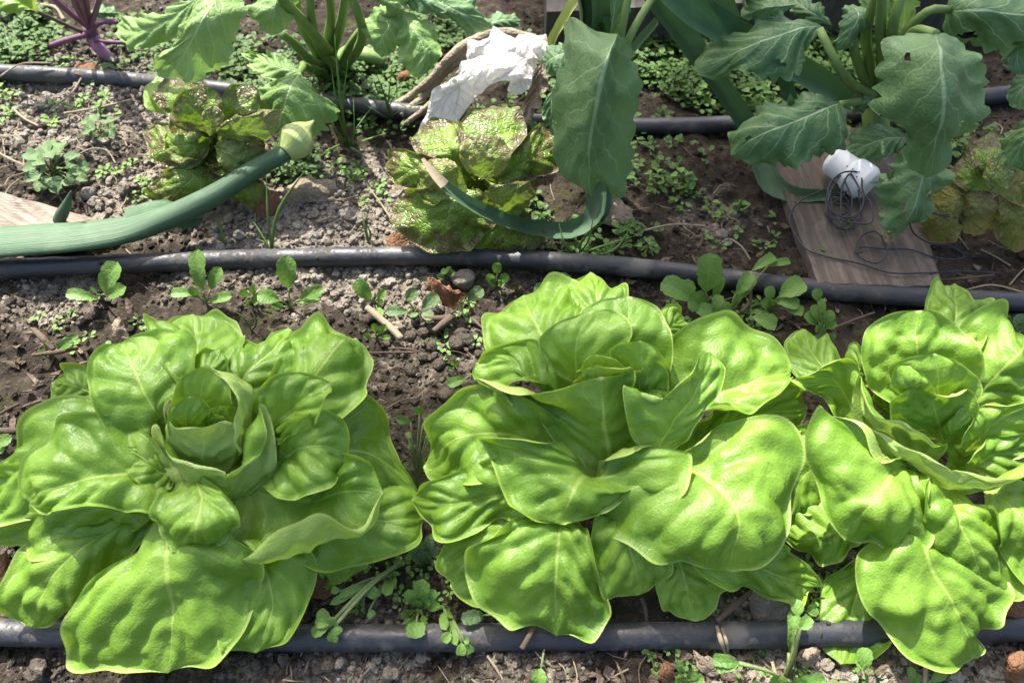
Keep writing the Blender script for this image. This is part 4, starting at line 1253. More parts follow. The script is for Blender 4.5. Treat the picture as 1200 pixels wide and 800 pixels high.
tube('stalk', pxpath('628,44,7.6 585,38,8 552,50,7.6 524,72,6 508,90,4.4 482,112,2 446,132,.8'), [.003, .005, .0065, .005, .005, .004, .0025], M_GREYLEAF, ww, n=40, sides=9, rough=.35, seed=4)
tube('stalk', pxpath('612,40,7 575,44,7.2 548,62,6.6 522,84,4.6 500,110,2.4 470,135,.8'), [.003, .004, .005, .005, .004, .003], M_GREYLEAF, ww, n=40, sides=9, rough=.35, seed=9)
tube('stalk', pxpath('560,62,6.6 530,95,5 505,122,2.6 474,146,.6'), [.003, .004, .004, .002], M_GREYLEAF, ww, n=30, sides=8, rough=.3, seed=2)
tube('stalk', pxpath('640,80,6 628,112,3.6 618,150,1.4'), [.003, .004, .003], M_GREYLEAF, ww, n=20, sides=8, rough=.3, seed=5)

# ================================================================== CANISTER AND CORD
cn = thing('plastic_canister', P(990, 205, 1.6), 'white plastic canister with small holes lying on the weathered board', 'canister')
A, B = P(972, 184, 3.6), P(1021, 220, 3.2)
ax = (B - A) / np.linalg.norm(B - A)
prof = [(0, 0.0045), (.02, .0095), (.06, .0128), (.12, .0145), (.30, .0148), (.50, .0152), (.52, .0166), (.56, .0172), (.86, .0176), (.95, .0150), (.985, .0115), (1.0, .0045)]
Lc = np.linalg.norm(B - A)
pts_ = [A + ax * Lc * k for k, _ in prof]
n_ = 48
Cc_ = np.array([A + ax * Lc * t for t in np.linspace(0, 1, n_)])
V, Q, Tt, uv = tube_arrays([A, (A + B) / 2, B], np.interp(np.linspace(0, 1, n_), [p[0] for p in prof], [p[1] for p in prof]), n=n_, sides=28)
obj('body', mesh_mixed('body', local(V, cn), Q, Tt, uv, M_WPLASTIC), cn)
for (hx, hy) in ((988, 193), (995, 197), (991, 202), (1003, 200), (997, 207)):
    c = P(hx, hy, 5.2)
    f = np.clip(np.dot(c - A, ax) / Lc, 0.05, .95)
    q = A + ax * Lc * f
    d = np.array([0, 0, CAM_H]) - q
    s = P(hx, hy, 4.9) - q
    s -= ax * np.dot(s, ax)
    s = s + np.array([0, -.004, .006])
    s /= np.linalg.norm(s)
    r = np.interp(f, [p[0] for p in prof], [p[1] for p in prof])
    V, Q, Tt, uv = tube_arrays([q + s * (r - .001), q + s * (r + .0004)], .0007, n=2, sides=8)
    obj('hole', mesh_mixed('hole', local(V, cn), Q, Tt, uv, M_HOLE), cn)
e1 = B + ax * .0002
V, Q, Tt, uv = tube_arrays([e1, e1 + ax * .003], .007, n=3, sides=20)
#obj('end_cap', mesh_mixed('end_cap', local(V, cn), Q, Tt, uv, M_WPLASTIC), cn)

cd = thing('black_cord', P(985, 250, 1.7), 'thin black cord tangled round the white canister and trailing over the board', 'cord')


def loops(cx, cy, z, rx, ry, n, wob, seed):
    r_ = random.Random(seed)
    out = []
    for i in range(n * 8 + 1):
        a = i / 8 * 2 * math.pi
        k = 1 + wob * (r_.random() - .5)
        out.append((cx + rx * k * math.cos(a) + wob * 14 * math.sin(i * .37 + seed), cy + ry * k * math.sin(a) + wob * 10 * math.cos(i * .29), z + .35 * math.sin(i * .9 + seed)))
    return out


loop_path = loops(994, 226, 4.6, 20, 28, 1, .3, 3) + loops(1000, 236, 4.2, 17, 26, 1, .4, 8)
obj_pts = np.array([P(*q) for q in loop_path])
tube('coil', obj_pts, .00085, M_CORD, cd, n=260, sides=6)
tube('coil', np.array([P(*q) for q in loops(988, 246, 2.4, 16, 16, 4, .6, 21)]), .00085, M_CORD, cd, n=180, sides=6)
tube('coil', np.array([P(*q) for q in loops(988, 236, 3.4, 15, 26, 2, .4, 33)]), .0008, M_CORD, cd, n=120, sides=6)
tube('trail', pxpath('965,222,3 935,238,2 925,258,1.9 932,276,1.9 945,292,1.9 970,301,1.9 1005,308,1.9 1040,319,1.9 1075,320,1.9 1100,319,1.6 1130,318,.8 1170,320,.6'), .0008, M_CORD, cd, n=70, sides=6)
tube('trail', pxpath('1010,296,1.9 1004,297,2 1012,275,2.2 1025,271,2.2 1036,284,2.2 1038,300,2.2 1028,308,2 1012,304,2 1005,292,2 1040,292,2 1065,292,2 1090,300,1.8 1115,304,1.2 1130,300,1 1118,290,1.6 1085,283,2.6 1068,268,4 1066,255,5 1080,248,5 1105,253,4.4 1125,258,3.4 1128,280,1.4'), .0008, M_CORD, cd, n=150, sides=6)

# ================================================================== SMALL PLANTS
def seedling(foot, leafs, label, cat='seedling', group=None, mat=M_SEED, stem_r=0.0008, name='seedling', shape=(0.75, 1.0, 0.8), stalk=0.35):
    """leafs: (tip px, tip py, tip z, width px[, base px, base py, base z])"""
    root = plant(name, foot, label, cat, group)
    f = np.array(root.location[:])
    for L in leafs:
        t = P(*L[:3])
        b = P(*L[4:7]) if len(L) >= 7 else f + (t - f) * stalk + np.array([0, 0, .25 * np.linalg.norm(t - f) * stalk])
        w = L[3] * m_per_px(t)
        c = (f + b) / 2 + np.array([0, 0, .15 * np.linalg.norm(b - f)])
        tube('stem', [f, c, b], [stem_r * 1.2, stem_r, stem_r * .9], M_SEEDSTEM, root, n=7, sides=5)
        up = (0, -0.75, 1.0) if abs(t[2] - b[2]) > .5 * np.linalg.norm((t - b)[:2]) else (0.05, -0.3, 1.0)
        mini(root, b, t, w, mat, shape=shape, nrm=up, nu=20, nv=9, tooth=0.16 if L[3] > 13 else 0.0, tooth_n=5, axis=(t + b) / 2 + np.array([0, -.3, .6]))
    return root


SG = 'seedlings along the middle pipe'
seedling((121, 352), [(138, 307, 3.6, 25, 123, 345, 1.2), (148, 336, 2.6, 17, 126, 347, 1.2), (77, 344, 1.6, 15, 116, 351, .9), (112, 338, 2.0, 13), (108, 353, .8, 8)], 'two leaved seedling alone in front of the pipe, leftmost of the seedlings', group=SG)
seedling((243, 358), [(232, 292, 4.6, 21, 238, 342, 1.6), (259, 313, 3.4, 16, 247, 340, 1.5), (200, 344, 1.8, 13, 230, 345, 1.4), (272, 347, 1.6, 13, 247, 354, .9), (222, 336, 2.2, 10)], 'seedling with one upright oval leaf crossing the pipe above the left lettuce', group=SG)
seedling((341, 362), [(337, 299, 5.0, 25, 339, 338, 2.0), (301, 346, 2.2, 20, 328, 352, 1.4), (379, 337, 2.4, 16, 352, 351, 1.2), (375, 350, 1.5, 12, 350, 355, .9), (318, 358, 1.0, 9)], 'tall seedling with broad upright leaf in front of the pipe above the left lettuce', group=SG)
seedling((296, 356), [(283, 338, 2, 9), (299, 334, 2.4, 9), (303, 352, 1.2, 10), (288, 353, 1.2, 9), (310, 343, 1.6, 9)], 'tiny tuft of small leaves between two upright seedlings by the pipe', group=SG)
seedling((440, 358), [(417, 328, 2.8, 19, 435, 351, 1.0), (452, 340, 1.8, 10, 442, 350, .9), (449, 352, 1, 8), (447, 372, .6, 9)], 'round leaved seedling beside the thick dry stick', group=SG)
seedling((487, 366), [(452, 366, 1.3, 13, 478, 365, .8), (490, 340, 1.8, 15, 475, 350, .8), (514, 345, 1.8, 17, 494, 362, .9), (507, 374, .9, 14, 495, 366, .6), (482, 372, .6, 13)], 'grey green seedling just left of the curled brown leaf', mat=M_SEED_GREY, group=SG)
seedling((541, 356), [(566, 338, 1.8, 16, 548, 352, .8), (533, 350, 1, 9)], 'small seedling tucked under the curled brown leaf and round stone', mat=M_SEED_GREY, group=SG)
seedling((582, 334), [(582, 307, 3, 11, 583, 321, 1.8), (569, 323, 2.2, 10), (597, 324, 2.2, 12), (573, 332, 1.4, 10), (592, 333, 1.4, 9)], 'small bright four leaved seedling touching the pipe right of the round stone', group=SG)
seedling((524, 327), [(533, 318, 1.4, 8), (519, 314, 1.6, 8), (512, 324, 1.0, 8), (528, 312, 1.6, 7)], 'tiny blue green seedling behind the curled brown leaf', mat=M_SEED_GREY, group=SG)
seedling((640, 345), [(667, 322, 1.8, 18, 648, 340, .8), (626, 336, 1.3, 17, 640, 342, .7)], 'grey green seedling peeping out behind the middle lettuce', mat=M_SEED_GREY, group=SG)
seedling((830, 368), [(831, 296, 5.2, 33, 827, 343, 2.0), (774, 332, 3, 30, 812, 352, 2.0), (798, 330, 3, 22, 812, 350, 2.0), (806, 352, 2.4, 22, 820, 358, 1.6), (836, 368, 1.2, 20, 810, 361, 1.5),
                      (842, 345, 2.2, 14, 838, 366, 1.2), (852, 364, 1.2, 12, 848, 352, 1.8), (815, 342, 2.6, 16), (845, 322, 3, 12)], 'leafy seedling with one large upright oval leaf behind the middle lettuce', group=SG)
seedling((852, 374), [(880, 320, 3.2, 18, 862, 345, 2), (908, 300, 2.6, 14, 880, 318, 2.8), (868, 338, 2.0, 11), (926, 306, 2.2, 10, 900, 312, 2.2), (884, 322, 2.6, 12)], 'lanky seedling leaning right over the middle pipe', group=SG, stem_r=.001)
seedling((902, 366), [(942, 330, 2.8, 26, 912, 348, 2.0), (892, 352, 2.2, 15), (900, 335, 2.8, 13, 902, 352, 1.6), (937, 358, 1.8, 18, 905, 352, 1.5), (910, 382, .9, 22, 882, 372, 1.2), (942, 366, 1.4, 16, 920, 362, 1.2),
                      (908, 350, 2, 15)], 'bushy round leaved seedling between the middle and right lettuces', group=SG)
seedling((962, 392), [(955, 338, 3.4, 14, 958, 352, 2.4), (973, 363, 2.0, 14), (952, 357, 2.0, 12), (944, 366, 1.4, 14), (978, 376, 1.2, 12), (957, 381, 1.0, 14), (970, 390, .8, 12), (962, 349, 2.6, 8)],
         'slender seedling of many small leaves left of the right lettuce', group=SG)
seedling((967, 404), [(957, 392, 1.6, 12), (977, 390, 1.2, 10), (963, 402, 1, 8), (950, 395, 1, 8)], 'tiny pale seedling behind the left edge of the right lettuce', mat=M_SEED_GREY, group=SG)
seedling((1190, 395), [(1168, 366, 2, 14), (1192, 368, 2.4, 20), (1205, 380, 1.8, 20), (1160, 375, 1.4, 10)], 'round leaved seedling in front of the pipe at the right edge', mat=M_SEED_GREY, group=SG)
seedling((0, 522), [(14, 513, 1.2, 16, -6, 522, .8), (4, 530, .6, 12)], 'small leaf sticking in at the left edge beside the left lettuce', group=SG)
seedling((560, 440), [(524, 451, 1.8, 13, 545, 444, 1.6)], 'single spoon shaped leaf at the left side of the middle lettuce', group=SG)
seedling((533, 432), [(528, 421, 1.2, 5), (538, 426, 1.0, 5), (526, 433, .6, 5)], 'very small green sprout on the clods between left and middle lettuces', group=SG)
seedling((60, 420), [(46, 408, 1, 6), (55, 398, 1.4, 7), (86, 398, 1.2, 12), (92, 392, 1.4, 8), (52, 415, .8, 6)], 'small narrow leaved sprout on the dark soil behind the left lettuce', group=SG)
seedling((442, 398), [(445, 383, 1.6, 6), (453, 380, 1.6, 8), (438, 378, 1.8, 7), (425, 392, .8, 7), (458, 395, .8, 6)], 'small sprout below the thick dry stick', group=SG)

# weed between the lettuces
w1 = seedling((490, 572), [(464, 490, 6, 10, 481, 494, 5.4), (490, 475, 7.2, 12, 492, 486, 6.4), (515, 490, 6.4, 9, 498, 490, 6), (510, 502, 5.6, 12, 496, 496, 5.4), (482, 520, 3.4, 10), (505, 512, 4.4, 10), (515, 520, 4.8, 10, 500, 510, 4.4),
                          (473, 543, 2, 12), (486, 547, 1.6, 13), (498, 540, 2.4, 9), (478, 506, 4.4, 7)], 'upright leafy weed standing between the left and middle lettuces', 'weed', mat=M_SEED, name='weed', shape=(.8, 1, .6), stalk=.75)
WG = 'weeds along the near pipe'
seedling((500, 660), [(480, 640, 1.6, 12), (492, 632, 2, 14), (505, 625, 2.4, 12), (497, 655, .8, 13), (512, 640, 1.4, 12), (506, 654, .8, 9), (484, 650, 1.2, 10), (495, 645, 1.6, 15)], 'grey green rosette weed right of the left lettuce leaf tip', 'weed', WG, M_SEED_GREY, name='weed')
seedling((470, 672), [(388, 690, 2.6, 9, 398, 693, 2.4), (386, 708, 2.2, 9), (395, 700, 2.4, 8)], 'short weed with small leaves in front of the left lettuce', 'weed', WG, name='weed')
seedling((478, 655), [(369, 728, 2.6, 15, 388, 730, 2.4), (374, 714, 3, 16, 388, 728, 2.4), (388, 722, 3.2, 12, 392, 732, 2.5), (390, 752, 1.8, 14, 392, 734, 2.4), (365, 742, 2.2, 14, 386, 734, 2.3), (398, 742, 2.4, 10, 394, 732, 2.5)], 'long stalked weed with a leaf cluster lying over the near pipe', 'weed', WG, name='weed', shape=(.7, 1, .8), stem_r=.0011)
seedling((462, 672), [(430, 690, 2, 15, 444, 698, 1.6), (438, 722, 1.4, 10, 432, 716, 1.4), (452, 698, 1.8, 13), (463, 688, 1.6, 14)], 'creeping weed of round leaves right of the pipe leaf cluster', 'weed', WG, name='weed', shape=(.9, 1, .9))
seedling((492, 716), [(478, 690, 2.2, 15), (496, 678, 2.8, 20), (510, 690, 2, 14), (488, 702, 1.6, 12), (502, 700, 1.6, 12), (487, 748, 2.0, 24, 488, 728, 1.6), (470, 718, 1.4, 11), (482, 725, 1.2, 11), (500, 730, 1.4, 12), (515, 706, 1.4, 12), (474, 738, 2.0, 10)], 'bushy weed of round leaves hanging over the near pipe', 'weed', WG, name='weed', shape=(.85, 1, .9))
seedling((520, 708), [(527, 712, 1.4, 11), (523, 738, 2.2, 11), (540, 768, 1.5, 12, 541, 752, 1.8), (552, 765, 1.4, 13, 545, 752, 1.8), (535, 756, 1.8, 11), (550, 750, 2, 9, 543, 750, 1.9), (519, 752, 2.0, 12, 528, 740, 1.9), (531, 722, 1.8, 8)], 'trailing weed with a leaf rosette at its tip below the near pipe', 'weed', WG, name='weed')
seedling((600, 724), [(540, 725, 2.2, 18, 568, 720, 1.6)], 'spoon shaped leaf of a weed resting above the near pipe', 'weed', WG, M_SEED_GREY, name='weed')
seedling((625, 724), [(602, 737, 2.0, 13, 607, 722, 1.8)], 'small grey green leaf hanging on the near pipe under the middle lettuce', 'weed', WG, M_SEED_GREY, name='weed')
seedling((642, 738), [(630, 800, 1.0, 20, 634, 782, 1.2)], 'drooping stalk with a pale leaf below the middle lettuce tip', 'weed', WG, name='weed')
seedling((758, 768), [(755, 760, 1.2, 9), (768, 765, 1, 10), (763, 772, .6, 9)], 'tiny bright sprout just below the near pipe under the middle lettuce', 'weed', WG, name='weed')
seedling((800, 800), [(795, 772, 1.6, 9), (815, 786, 1, 14), (806, 795, .8, 14), (792, 795, .8, 12), (825, 793, .7, 12)], 'cluster of small leaves at the bottom edge below the middle lettuce', 'weed', WG, name='weed')
PG = M_STEM
seedling((920, 796), [(928, 722, 4.2, 15, 937, 737, 4), (949, 722, 4.2, 15, 937, 737, 4), (930, 702, 3.6, 16, 936, 722, 3.4), (928, 712, 3.4, 12)], 'tall seedling with a heart shaped pair of leaves crossing the near pipe', 'seedling', 'pale seedlings along the bottom edge', M_SEED, stem_r=.0016, shape=(.9, 1, .85))
seedling((942, 722), [(958, 712, 2.2, 16, 945, 716, 1.8), (922, 694, 2.4, 12), (938, 695, 2.6, 12), (952, 705, 2.4, 12)], 'small weed between the middle and right lettuces above the near pipe', 'weed', WG, name='weed')
seedling((925, 800), [(835, 772, 2.4, 16, 866, 776, 2.6), (838, 782, 2.2, 14, 866, 777, 2.6)], 'pale seedling with folded heart shaped leaf at the bottom edge', 'seedling', 'pale seedlings along the bottom edge', M_SEED, stem_r=.0013, shape=(.9, 1, .9))
seedling((1012, 812), [(1010, 758, 3.0, 20, 1014, 784, 2.4), (1004, 770, 2.8, 14, 1014, 785, 2.4)], 'seedling with one pale upright leaf below the pipe and right lettuce', 'seedling', 'pale seedlings along the bottom edge', M_SEED, stem_r=.0012)
seedling((1075, 815), [(1107, 780, 2.4, 16, 1090, 798, 1.6)], 'seedling with a single slanting leaf under the right lettuce tip', 'seedling', 'pale seedlings along the bottom edge', M_SEED, stem_r=.001)
seedling((1066, 812), [(1066, 780, 2.0, 10), (1076, 788, 1.6, 9)], 'tiny two leaved seedling left of a slanting leaf at the bottom edge', 'seedling', 'pale seedlings along the bottom edge', M_SEED)
seedling((900, 812), [(878, 800, 1.4, 16), (915, 790, 2, 24), (948, 800, 1.6, 22), (968, 796, 1.8, 22), (930, 806, 1, 14)], 'row of pale round leaves cut by the bottom edge', 'seedling', 'pale seedlings along the bottom edge', M_SEED, shape=(.9, 1, .9))
seedling((1160, 752), [(1178, 738, 1.4, 9), (1168, 730, 1.2, 8)], 'small leaf lying right of the right lettuce tip below the pipe', 'weed', WG, name='weed')
seedling((972, 655), [(958, 630, 5.2, 7, 966, 631, 4.6), (972, 628, 5.2, 6, 967, 632, 4.6), (975, 636, 4.8, 6, 967, 633, 4.6), (980, 660, 2.6, 14), (985, 650, 2, 12)], 'thin pale weed stalk in the gap between middle and right lettuces', 'weed', WG, name='weed', stem_r=.0009)

# nettle like weeds at the upper left
def rosette(foot, n, rpx, lw, label, mat, seed, hz=2.6, group=None, name='weed', tooth=0.16, flat=1.0, cat='weed', squash=0.75):
    r_ = random.Random(seed)
    root = plant(name, foot, label, cat, group)
    f = np.array(root.location[:])
    for i in range(n):
        a = i * 2.399 + r_.random() * .5
        rr = rpx * (0.25 + 0.75 * math.sqrt((i + .5) / n))
        cx, cy = foot[0] + rr * .55 * math.cos(a), foot[1] - 8 + rr * .55 * squash * math.sin(a)
        z = hz * (1.15 - .7 * (i / n)) * r_.uniform(.7, 1.1)
        tx, ty = foot[0] + rr * math.cos(a), foot[1] - 8 + rr * squash * math.sin(a)
        b, t = P(cx, cy, z), P(tx, ty, z * r_.uniform(.6, .95))
        if i % 2 == 0:
            tube('stem', [f, (f + b) / 2 + np.array([0, 0, .004]), b], .0007, M_SEEDSTEM, root, n=6, sides=5)
        mini(root, b, t, lw * r_.uniform(.8, 1.15) * m_per_px(t), mat, shape=(.95, .95, .5), nu=14, nv=9, tooth=tooth, tooth_n=7, axis=t + np.array([0, -.2, .5]))
    return root


rosette((64, 205), 30, 44, 17, 'grey green toothed weed growing above the pale bleached board', M_SEED_GREY, 3, 3.0)
rosette((118, 158), 13, 24, 13, 'smaller grey green toothed weed beside the left bronze lettuce', M_SEED_GREY, 5, 2.2)
rosette((412, 212), 6, 12, 8, 'small bright weed on the pale gravelly soil between the bronze lettuces', M_SEED, 8, 1.4, tooth=0)
rosette((758, 298), 9, 16, 9, 'small leafy weed just behind the middle pipe right of centre', M_SEED, 12, 2.2, tooth=0)
rosette((800, 218), 10, 20, 10, 'dark leafy weed on the shaded soil right of the folded brassica leaf', M_SEED, 15, 2.2, tooth=0)
rosette((770, 215), 8, 18, 9, 'small round leaved weed beside the folded brassica leaf', M_SEED, 17, 1.8, tooth=0)
rosette((958, 300), 10, 18, 8, 'weak creeping weed at the left edge of the weathered board', M_SEED, 18, 1.6, tooth=0)
rosette((1040, 284), 8, 14, 10, 'narrow leaved weed lying on the weathered board', M_SEED, 19, 2.2, tooth=0)
rosette((990, 268), 6, 15, 10, 'small weed growing over the middle of the weathered board', M_SEED, 22, 2.4, tooth=0)
rosette((885, 120), 16, 26, 11, 'leafy green weed behind the back pipe under the brassica leaves', M_SEED, 25, 2.4, tooth=0)
rosette((835, 115), 14, 24, 10, 'leafy weed beside the falling leek leaf behind the back pipe', M_SEED, 27, 2.2, tooth=0)


# grass
def tuft(foot, blades, label, group='grass tufts', r=1.0):
    root = plant('grass_tuft', foot, label, 'grass', group)
    f = np.array(root.location[:])
    for (mx, my, mz, tx, ty, tz, w) in blades:
        c = [f, P(mx, my, mz), P(tx, ty, tz)]
        tube('blade', c, [w * .0007 * r, w * .0009 * r, w * .0007 * r, .0001], M_GRASS, root, n=14, sides=5, flat=[.5, .35, .35, .4])
    return root


tuft((318, 294), [(314, 255, 4, 312, 207, 7, 1.6), (325, 250, 4, 364, 191, 7.5, 1.8), (305, 272, 1.8, 296, 258, 2.4, 1.2), (330, 292, .8, 355, 293, .5, 1.2), (312, 285, 1, 300, 280, 1.2, 1.2)], 'small grass tuft behind the middle pipe below the flower bud')
tuft((408, 172), [(398, 110, 8, 392, 40, 13, 2.0), (394, 120, 6, 388, 78, 9, 1.6), (402, 120, 6, 408, 70, 10, 1.4), (392, 150, 3, 378, 112, 5, 1.6), (418, 150, 3, 440, 120, 5, 1.3), (425, 165, 2, 456, 155, 2.4, 2.2), (415, 150, 4, 414, 115, 6, 1.4), (392, 172, 1.6, 372, 186, 1, 1.6), (420, 178, 1.4, 432, 186, .6, 1.8)], 'tall thin grass tuft between the bronze lettuces and the brassica')
tuft((262, 290), [(259, 270, 1.6, 253, 250, 3, 1.6), (264, 280, 1, 258, 276, 1.2, 1.2)], 'two short grass blades behind the pipe below the onion stalk')
tuft((432, 285), [(428, 268, 1.5, 424, 250, 2.6, 1.8), (434, 275, 1, 430, 262, 2, 1.4)], 'short bright grass blades on the gravelly soil behind the middle pipe')
tuft((672, 300), [(690, 272, 3, 705, 258, 4.4, 1.8), (660, 282, 2, 655, 262, 3, 1.4), (720, 292, 1.4, 742, 262, 4, 2.2), (688, 285, 2, 696, 252, 4.6, 1.4), (700, 290, 1.2, 745, 276, 1.4, 1.6)], 'straggling grass tuft behind the middle pipe below the leek leaf')
tuft((295, 388), [(285, 372, 1.4, 270, 362, 2.2, 1.2), (300, 375, 1.6, 292, 360, 2.6, 1.2)], 'few fine grass blades behind the left lettuce')
tuft((865, 250), [(868, 238, 1.4, 874, 228, 2.6, 1.4), (860, 242, 1.0, 854, 238, 1.2, 1.2), (872, 245, .8, 880, 240, .8, 1.6)], 'small grass sprout on the shaded soil beside the weathered board')

tuft((455, 140), [(450, 110, 5, 438, 80, 8, 1.6), (462, 112, 5, 478, 86, 7, 1.5), (470, 130, 3, 500, 118, 4, 1.4), (440, 130, 3, 420, 118, 4, 1.4), (456, 108, 6, 460, 70, 9, 1.2)], 'grass tuft growing over the back pipe between the brassica and the white withered leaf')
tuft((355, 118), [(350, 95, 5, 340, 70, 8, 1.5), (362, 96, 5, 372, 74, 7, 1.5), (345, 110, 3, 325, 98, 4, 1.4)], 'grass tuft over the back pipe below the pale brassica stalks')
tuft((330, 205), [(340, 170, 4, 352, 192, 3, 1.2), (322, 190, 3, 312, 182, 4, 1.3), (348, 195, 2, 372, 200, 1.4, 1.2)], 'few grass blades in the shade right of the flower bud')
# ------------------------------------------------------------------ ground cover: thousands of tiny leaves
def ground_cover(name, regions, mat, label, leafpx=(5, 9), seed=1):
    r_ = np.random.default_rng(seed)
    VV, FF, UU = [], [], []
    base_uv = np.array([[.5, 0], [.15, .35], [.5, .35], [.85, .35], [.1, .7], [.5, .7], [.9, .7], [.5, 1]])
    faces = np.array([[0, 2, 1, 0], [0, 3, 2, 0], [1, 2, 5, 4], [2, 3, 6, 5], [4, 5, 7, 4], [5, 6, 7, 5]])
    tri = np.array([[0, 2, 1], [0, 3, 2], [1, 2, 5], [1, 5, 4], [2, 3, 6], [2, 6, 5], [4, 5, 7], [5, 6, 7]])
    off = 0
    for (cx, cy, rx, ry, n, hz) in regions:
        for _ in range(n):
            a, q = r_.uniform(0, 2 * np.pi), math.sqrt(r_.uniform())
            p0 = G(cx + rx * q * math.cos(a), cy + ry * q * math.sin(a))
            mp = m_per_px(p0)
            k = r_.integers(5, 10)
            h = hz / 100 * r_.uniform(.4, 1.2)
            for i in range(k):
                th = r_.uniform(0, 2 * np.pi)
                d = np.array([math.cos(th), math.sin(th), r_.uniform(-.15, .5)])
                d /= np.linalg.norm(d)
                s = np.cross(d, [0, 0, 1]); s /= np.linalg.norm(s)
                nrm = np.cross(s, d)
                L = r_.uniform(*leafpx) * mp * 1.2
                W = L * r_.uniform(.55, .85)
                b = p0 + np.array([0, 0, h * r_.uniform(.4, 1.1)]) + d * L * r_.uniform(.1, 1.0) * np.array([1, 1, 0])
                uvx, uvy = base_uv[:, 0] - .5, base_uv[:, 1]
                v = b + d * (uvy * L)[:, None] + s * (uvx * W * 1.2)[:, None] + nrm * (L * (.25 * uvy * (1 - uvy) + .3 * np.abs(uvx) ** 1.5))[:, None]
                VV.append(v); FF.append(tri + off); UU.append(base_uv); off += 8
            # stem
            t_ = p0 + np.array([r_.normal(0, .002), r_.normal(0, .002), h * 1.1])
            w_ = .0005
            v = np.array([p0 + [-w_, 0, -.002], p0 + [w_, 0, -.002], t_ + [w_, 0, 0], t_ + [-w_, 0, 0], p0 + [0, w_, -.002], t_ + [0, w_, 0], t_, t_])
            VV.append(v); FF.append(np.array([[0, 1, 2], [0, 2, 3], [0, 4, 5], [0, 5, 3], [1, 4, 5], [1, 5, 2]]) + off); UU.append(base_uv); off += 8
    o = obj(name, mesh_np(name, np.concatenate(VV), np.concatenate(FF), np.concatenate(UU), mat))
    return tag(o, label, kind='stuff')


ground_cover('ground_cover', [(390, 122, 90, 14, 46, 2.6), (700, 150, 40, 10, 14, 2.2), (560, 150, 40, 12, 14, 2.2), (930, 140, 60, 10, 24, 2.4), (800, 70, 75, 50, 230, 2.2), (850, 110, 60, 30, 90, 2), (960, 75, 70, 34, 150, 2.2), (1010, 150, 40, 16, 30, 1.4), (25, 45, 55, 34, 110, 1.8), (455, 115, 60, 45, 110, 1.6),
                              (320, 95, 60, 50, 60, 1.6), (520, 40, 60, 24, 50, 2), (345, 195, 30, 24, 40, 1.4), (625, 110, 40, 60, 40, 1.6), (780, 190, 55, 50, 26, 1.2), (700, 285, 70, 22, 30, 1.4),
                              (620, 250, 30, 30, 20, 1), (1105, 160, 50, 40, 30, 1.4), (200, 60, 80, 50, 60, 1.6), (-60, 120, 80, 60, 60, 1.6), (1290, 200, 70, 160, 80, 1.8)], M_COVER,
             'low mat of tiny leaved chickweed over the back of the bed', seed=4)
ground_cover('fine_weeds', [(70, 110, 90, 40, 26, .8), (160, 215, 50, 30, 14, .6), (400, 215, 60, 40, 16, .6), (500, 690, 50, 40, 18, .9), (420, 690, 40, 30, 8, .8), (850, 260, 70, 40, 14, .7), (120, 400, 90, 40, 14, .5),
                            (560, 390, 50, 40, 8, .6), (860, 370, 90, 26, 16, .7), (820, 780, 80, 20, 12, .7), (1000, 790, 120, 16, 12, .8), (960, 690, 30, 40, 10, .9)], M_SEED,
             'scattered tiny green sprouts on the open soil', (4, 7), seed=9)

# ================================================================== LITTER
def stick(path, r, label, mat=M_DRY, name='dry_stick', rough=.25, sides=8, cat='stick', group=None):
    c = pxpath(path)
    root = c[len(c) // 2].copy(); root[2] = 0
    V, Q, Tt, uv = tube_arrays(c, r, n=20, sides=sides, rough=rough, seed=int(c[0][0] * 1e4) % 97)
    o = obj(name, mesh_mixed(name, V - root, Q, Tt, uv, mat))
    o.location = Vector(root.tolist())
    return tag(o, label, cat, group)


stick('430,360,1.0 442,370,.9 456,382,.8 471,397,.6', [.0034, .0038, .0034, .0030], 'thick pale dry stick on the clods above the gap between lettuces')
stick('496,372,.8 512,373,.8 534,371,.7', [.0022, .0026, .0022], 'short brown stick lying just below the grey green seedling', M_TWIG)
stick('508,388,.7 518,380,.8 528,373,.8', [.003, .0036, .003], 'short stubby brown stick beside the clods', M_TWIG)
stick('553,373,.8 562,381,.8 573,390,.7', .0014, 'thin pale twig left of the middle lettuce', M_TWIG)
stick('40,386,1.0 50,396,1.2 63,410,.7', [.0022, .0024, .002], 'short brown stick on the dark soil behind the left lettuce', M_TWIG)
stick('38,416,.5 62,413,.6 92,408,.4', [.0016, .0024, .0014], 'dark flat twig lying across the soil behind the left lettuce', M_TWIG)
stick('-5,503,.7 10,505,.8 34,503,.5', [.002, .0026, .002], 'brown twig at the left edge beside the left lettuce', M_TWIG)
stick('-4,487,.5 8,480,.6 22,473,.5', .0013, 'thin dark twig at the left edge above another twig', M_TWIG)
stick('455,408,.7 470,408,.8 490,411,.7 425,413,.6', .0008, 'thin crooked root on the soil right of the left lettuce', M_TWIG)
stick('75,133,1.0 112,127,1.2 155,117,1.4', .0012, 'long straight straw on the soil above the toothed weeds', M_DRY, 'straw', cat='straw')
stick('60,128,.6 85,108,1.6 95,92,1.8', .0009, 'forked dry stalk leaning toward the back pipe', M_DRY, 'straw', cat='straw')
stick('0,90,2.3 22,76,2.4 60,74,2.3', .0009, 'dry stalk lying over the left end of the back pipe', M_DRY, 'straw', cat='straw')
stick('0,180,1 15,188,1.2 32,196,.9', .0012, 'pale straw at the left edge above the bleached board', M_DRY, 'straw', cat='straw')
stick('94,180,1 110,174,1.4 124,176,1.2 136,192,.6', .0008, 'curled pale straw beside the smaller toothed weed', M_DRY, 'straw', cat='straw')
stick('15,127,.8 30,140,.8 46,148,.6', .0013, 'short bright straw at the far left of the bed', M_DRY, 'straw', cat='straw')
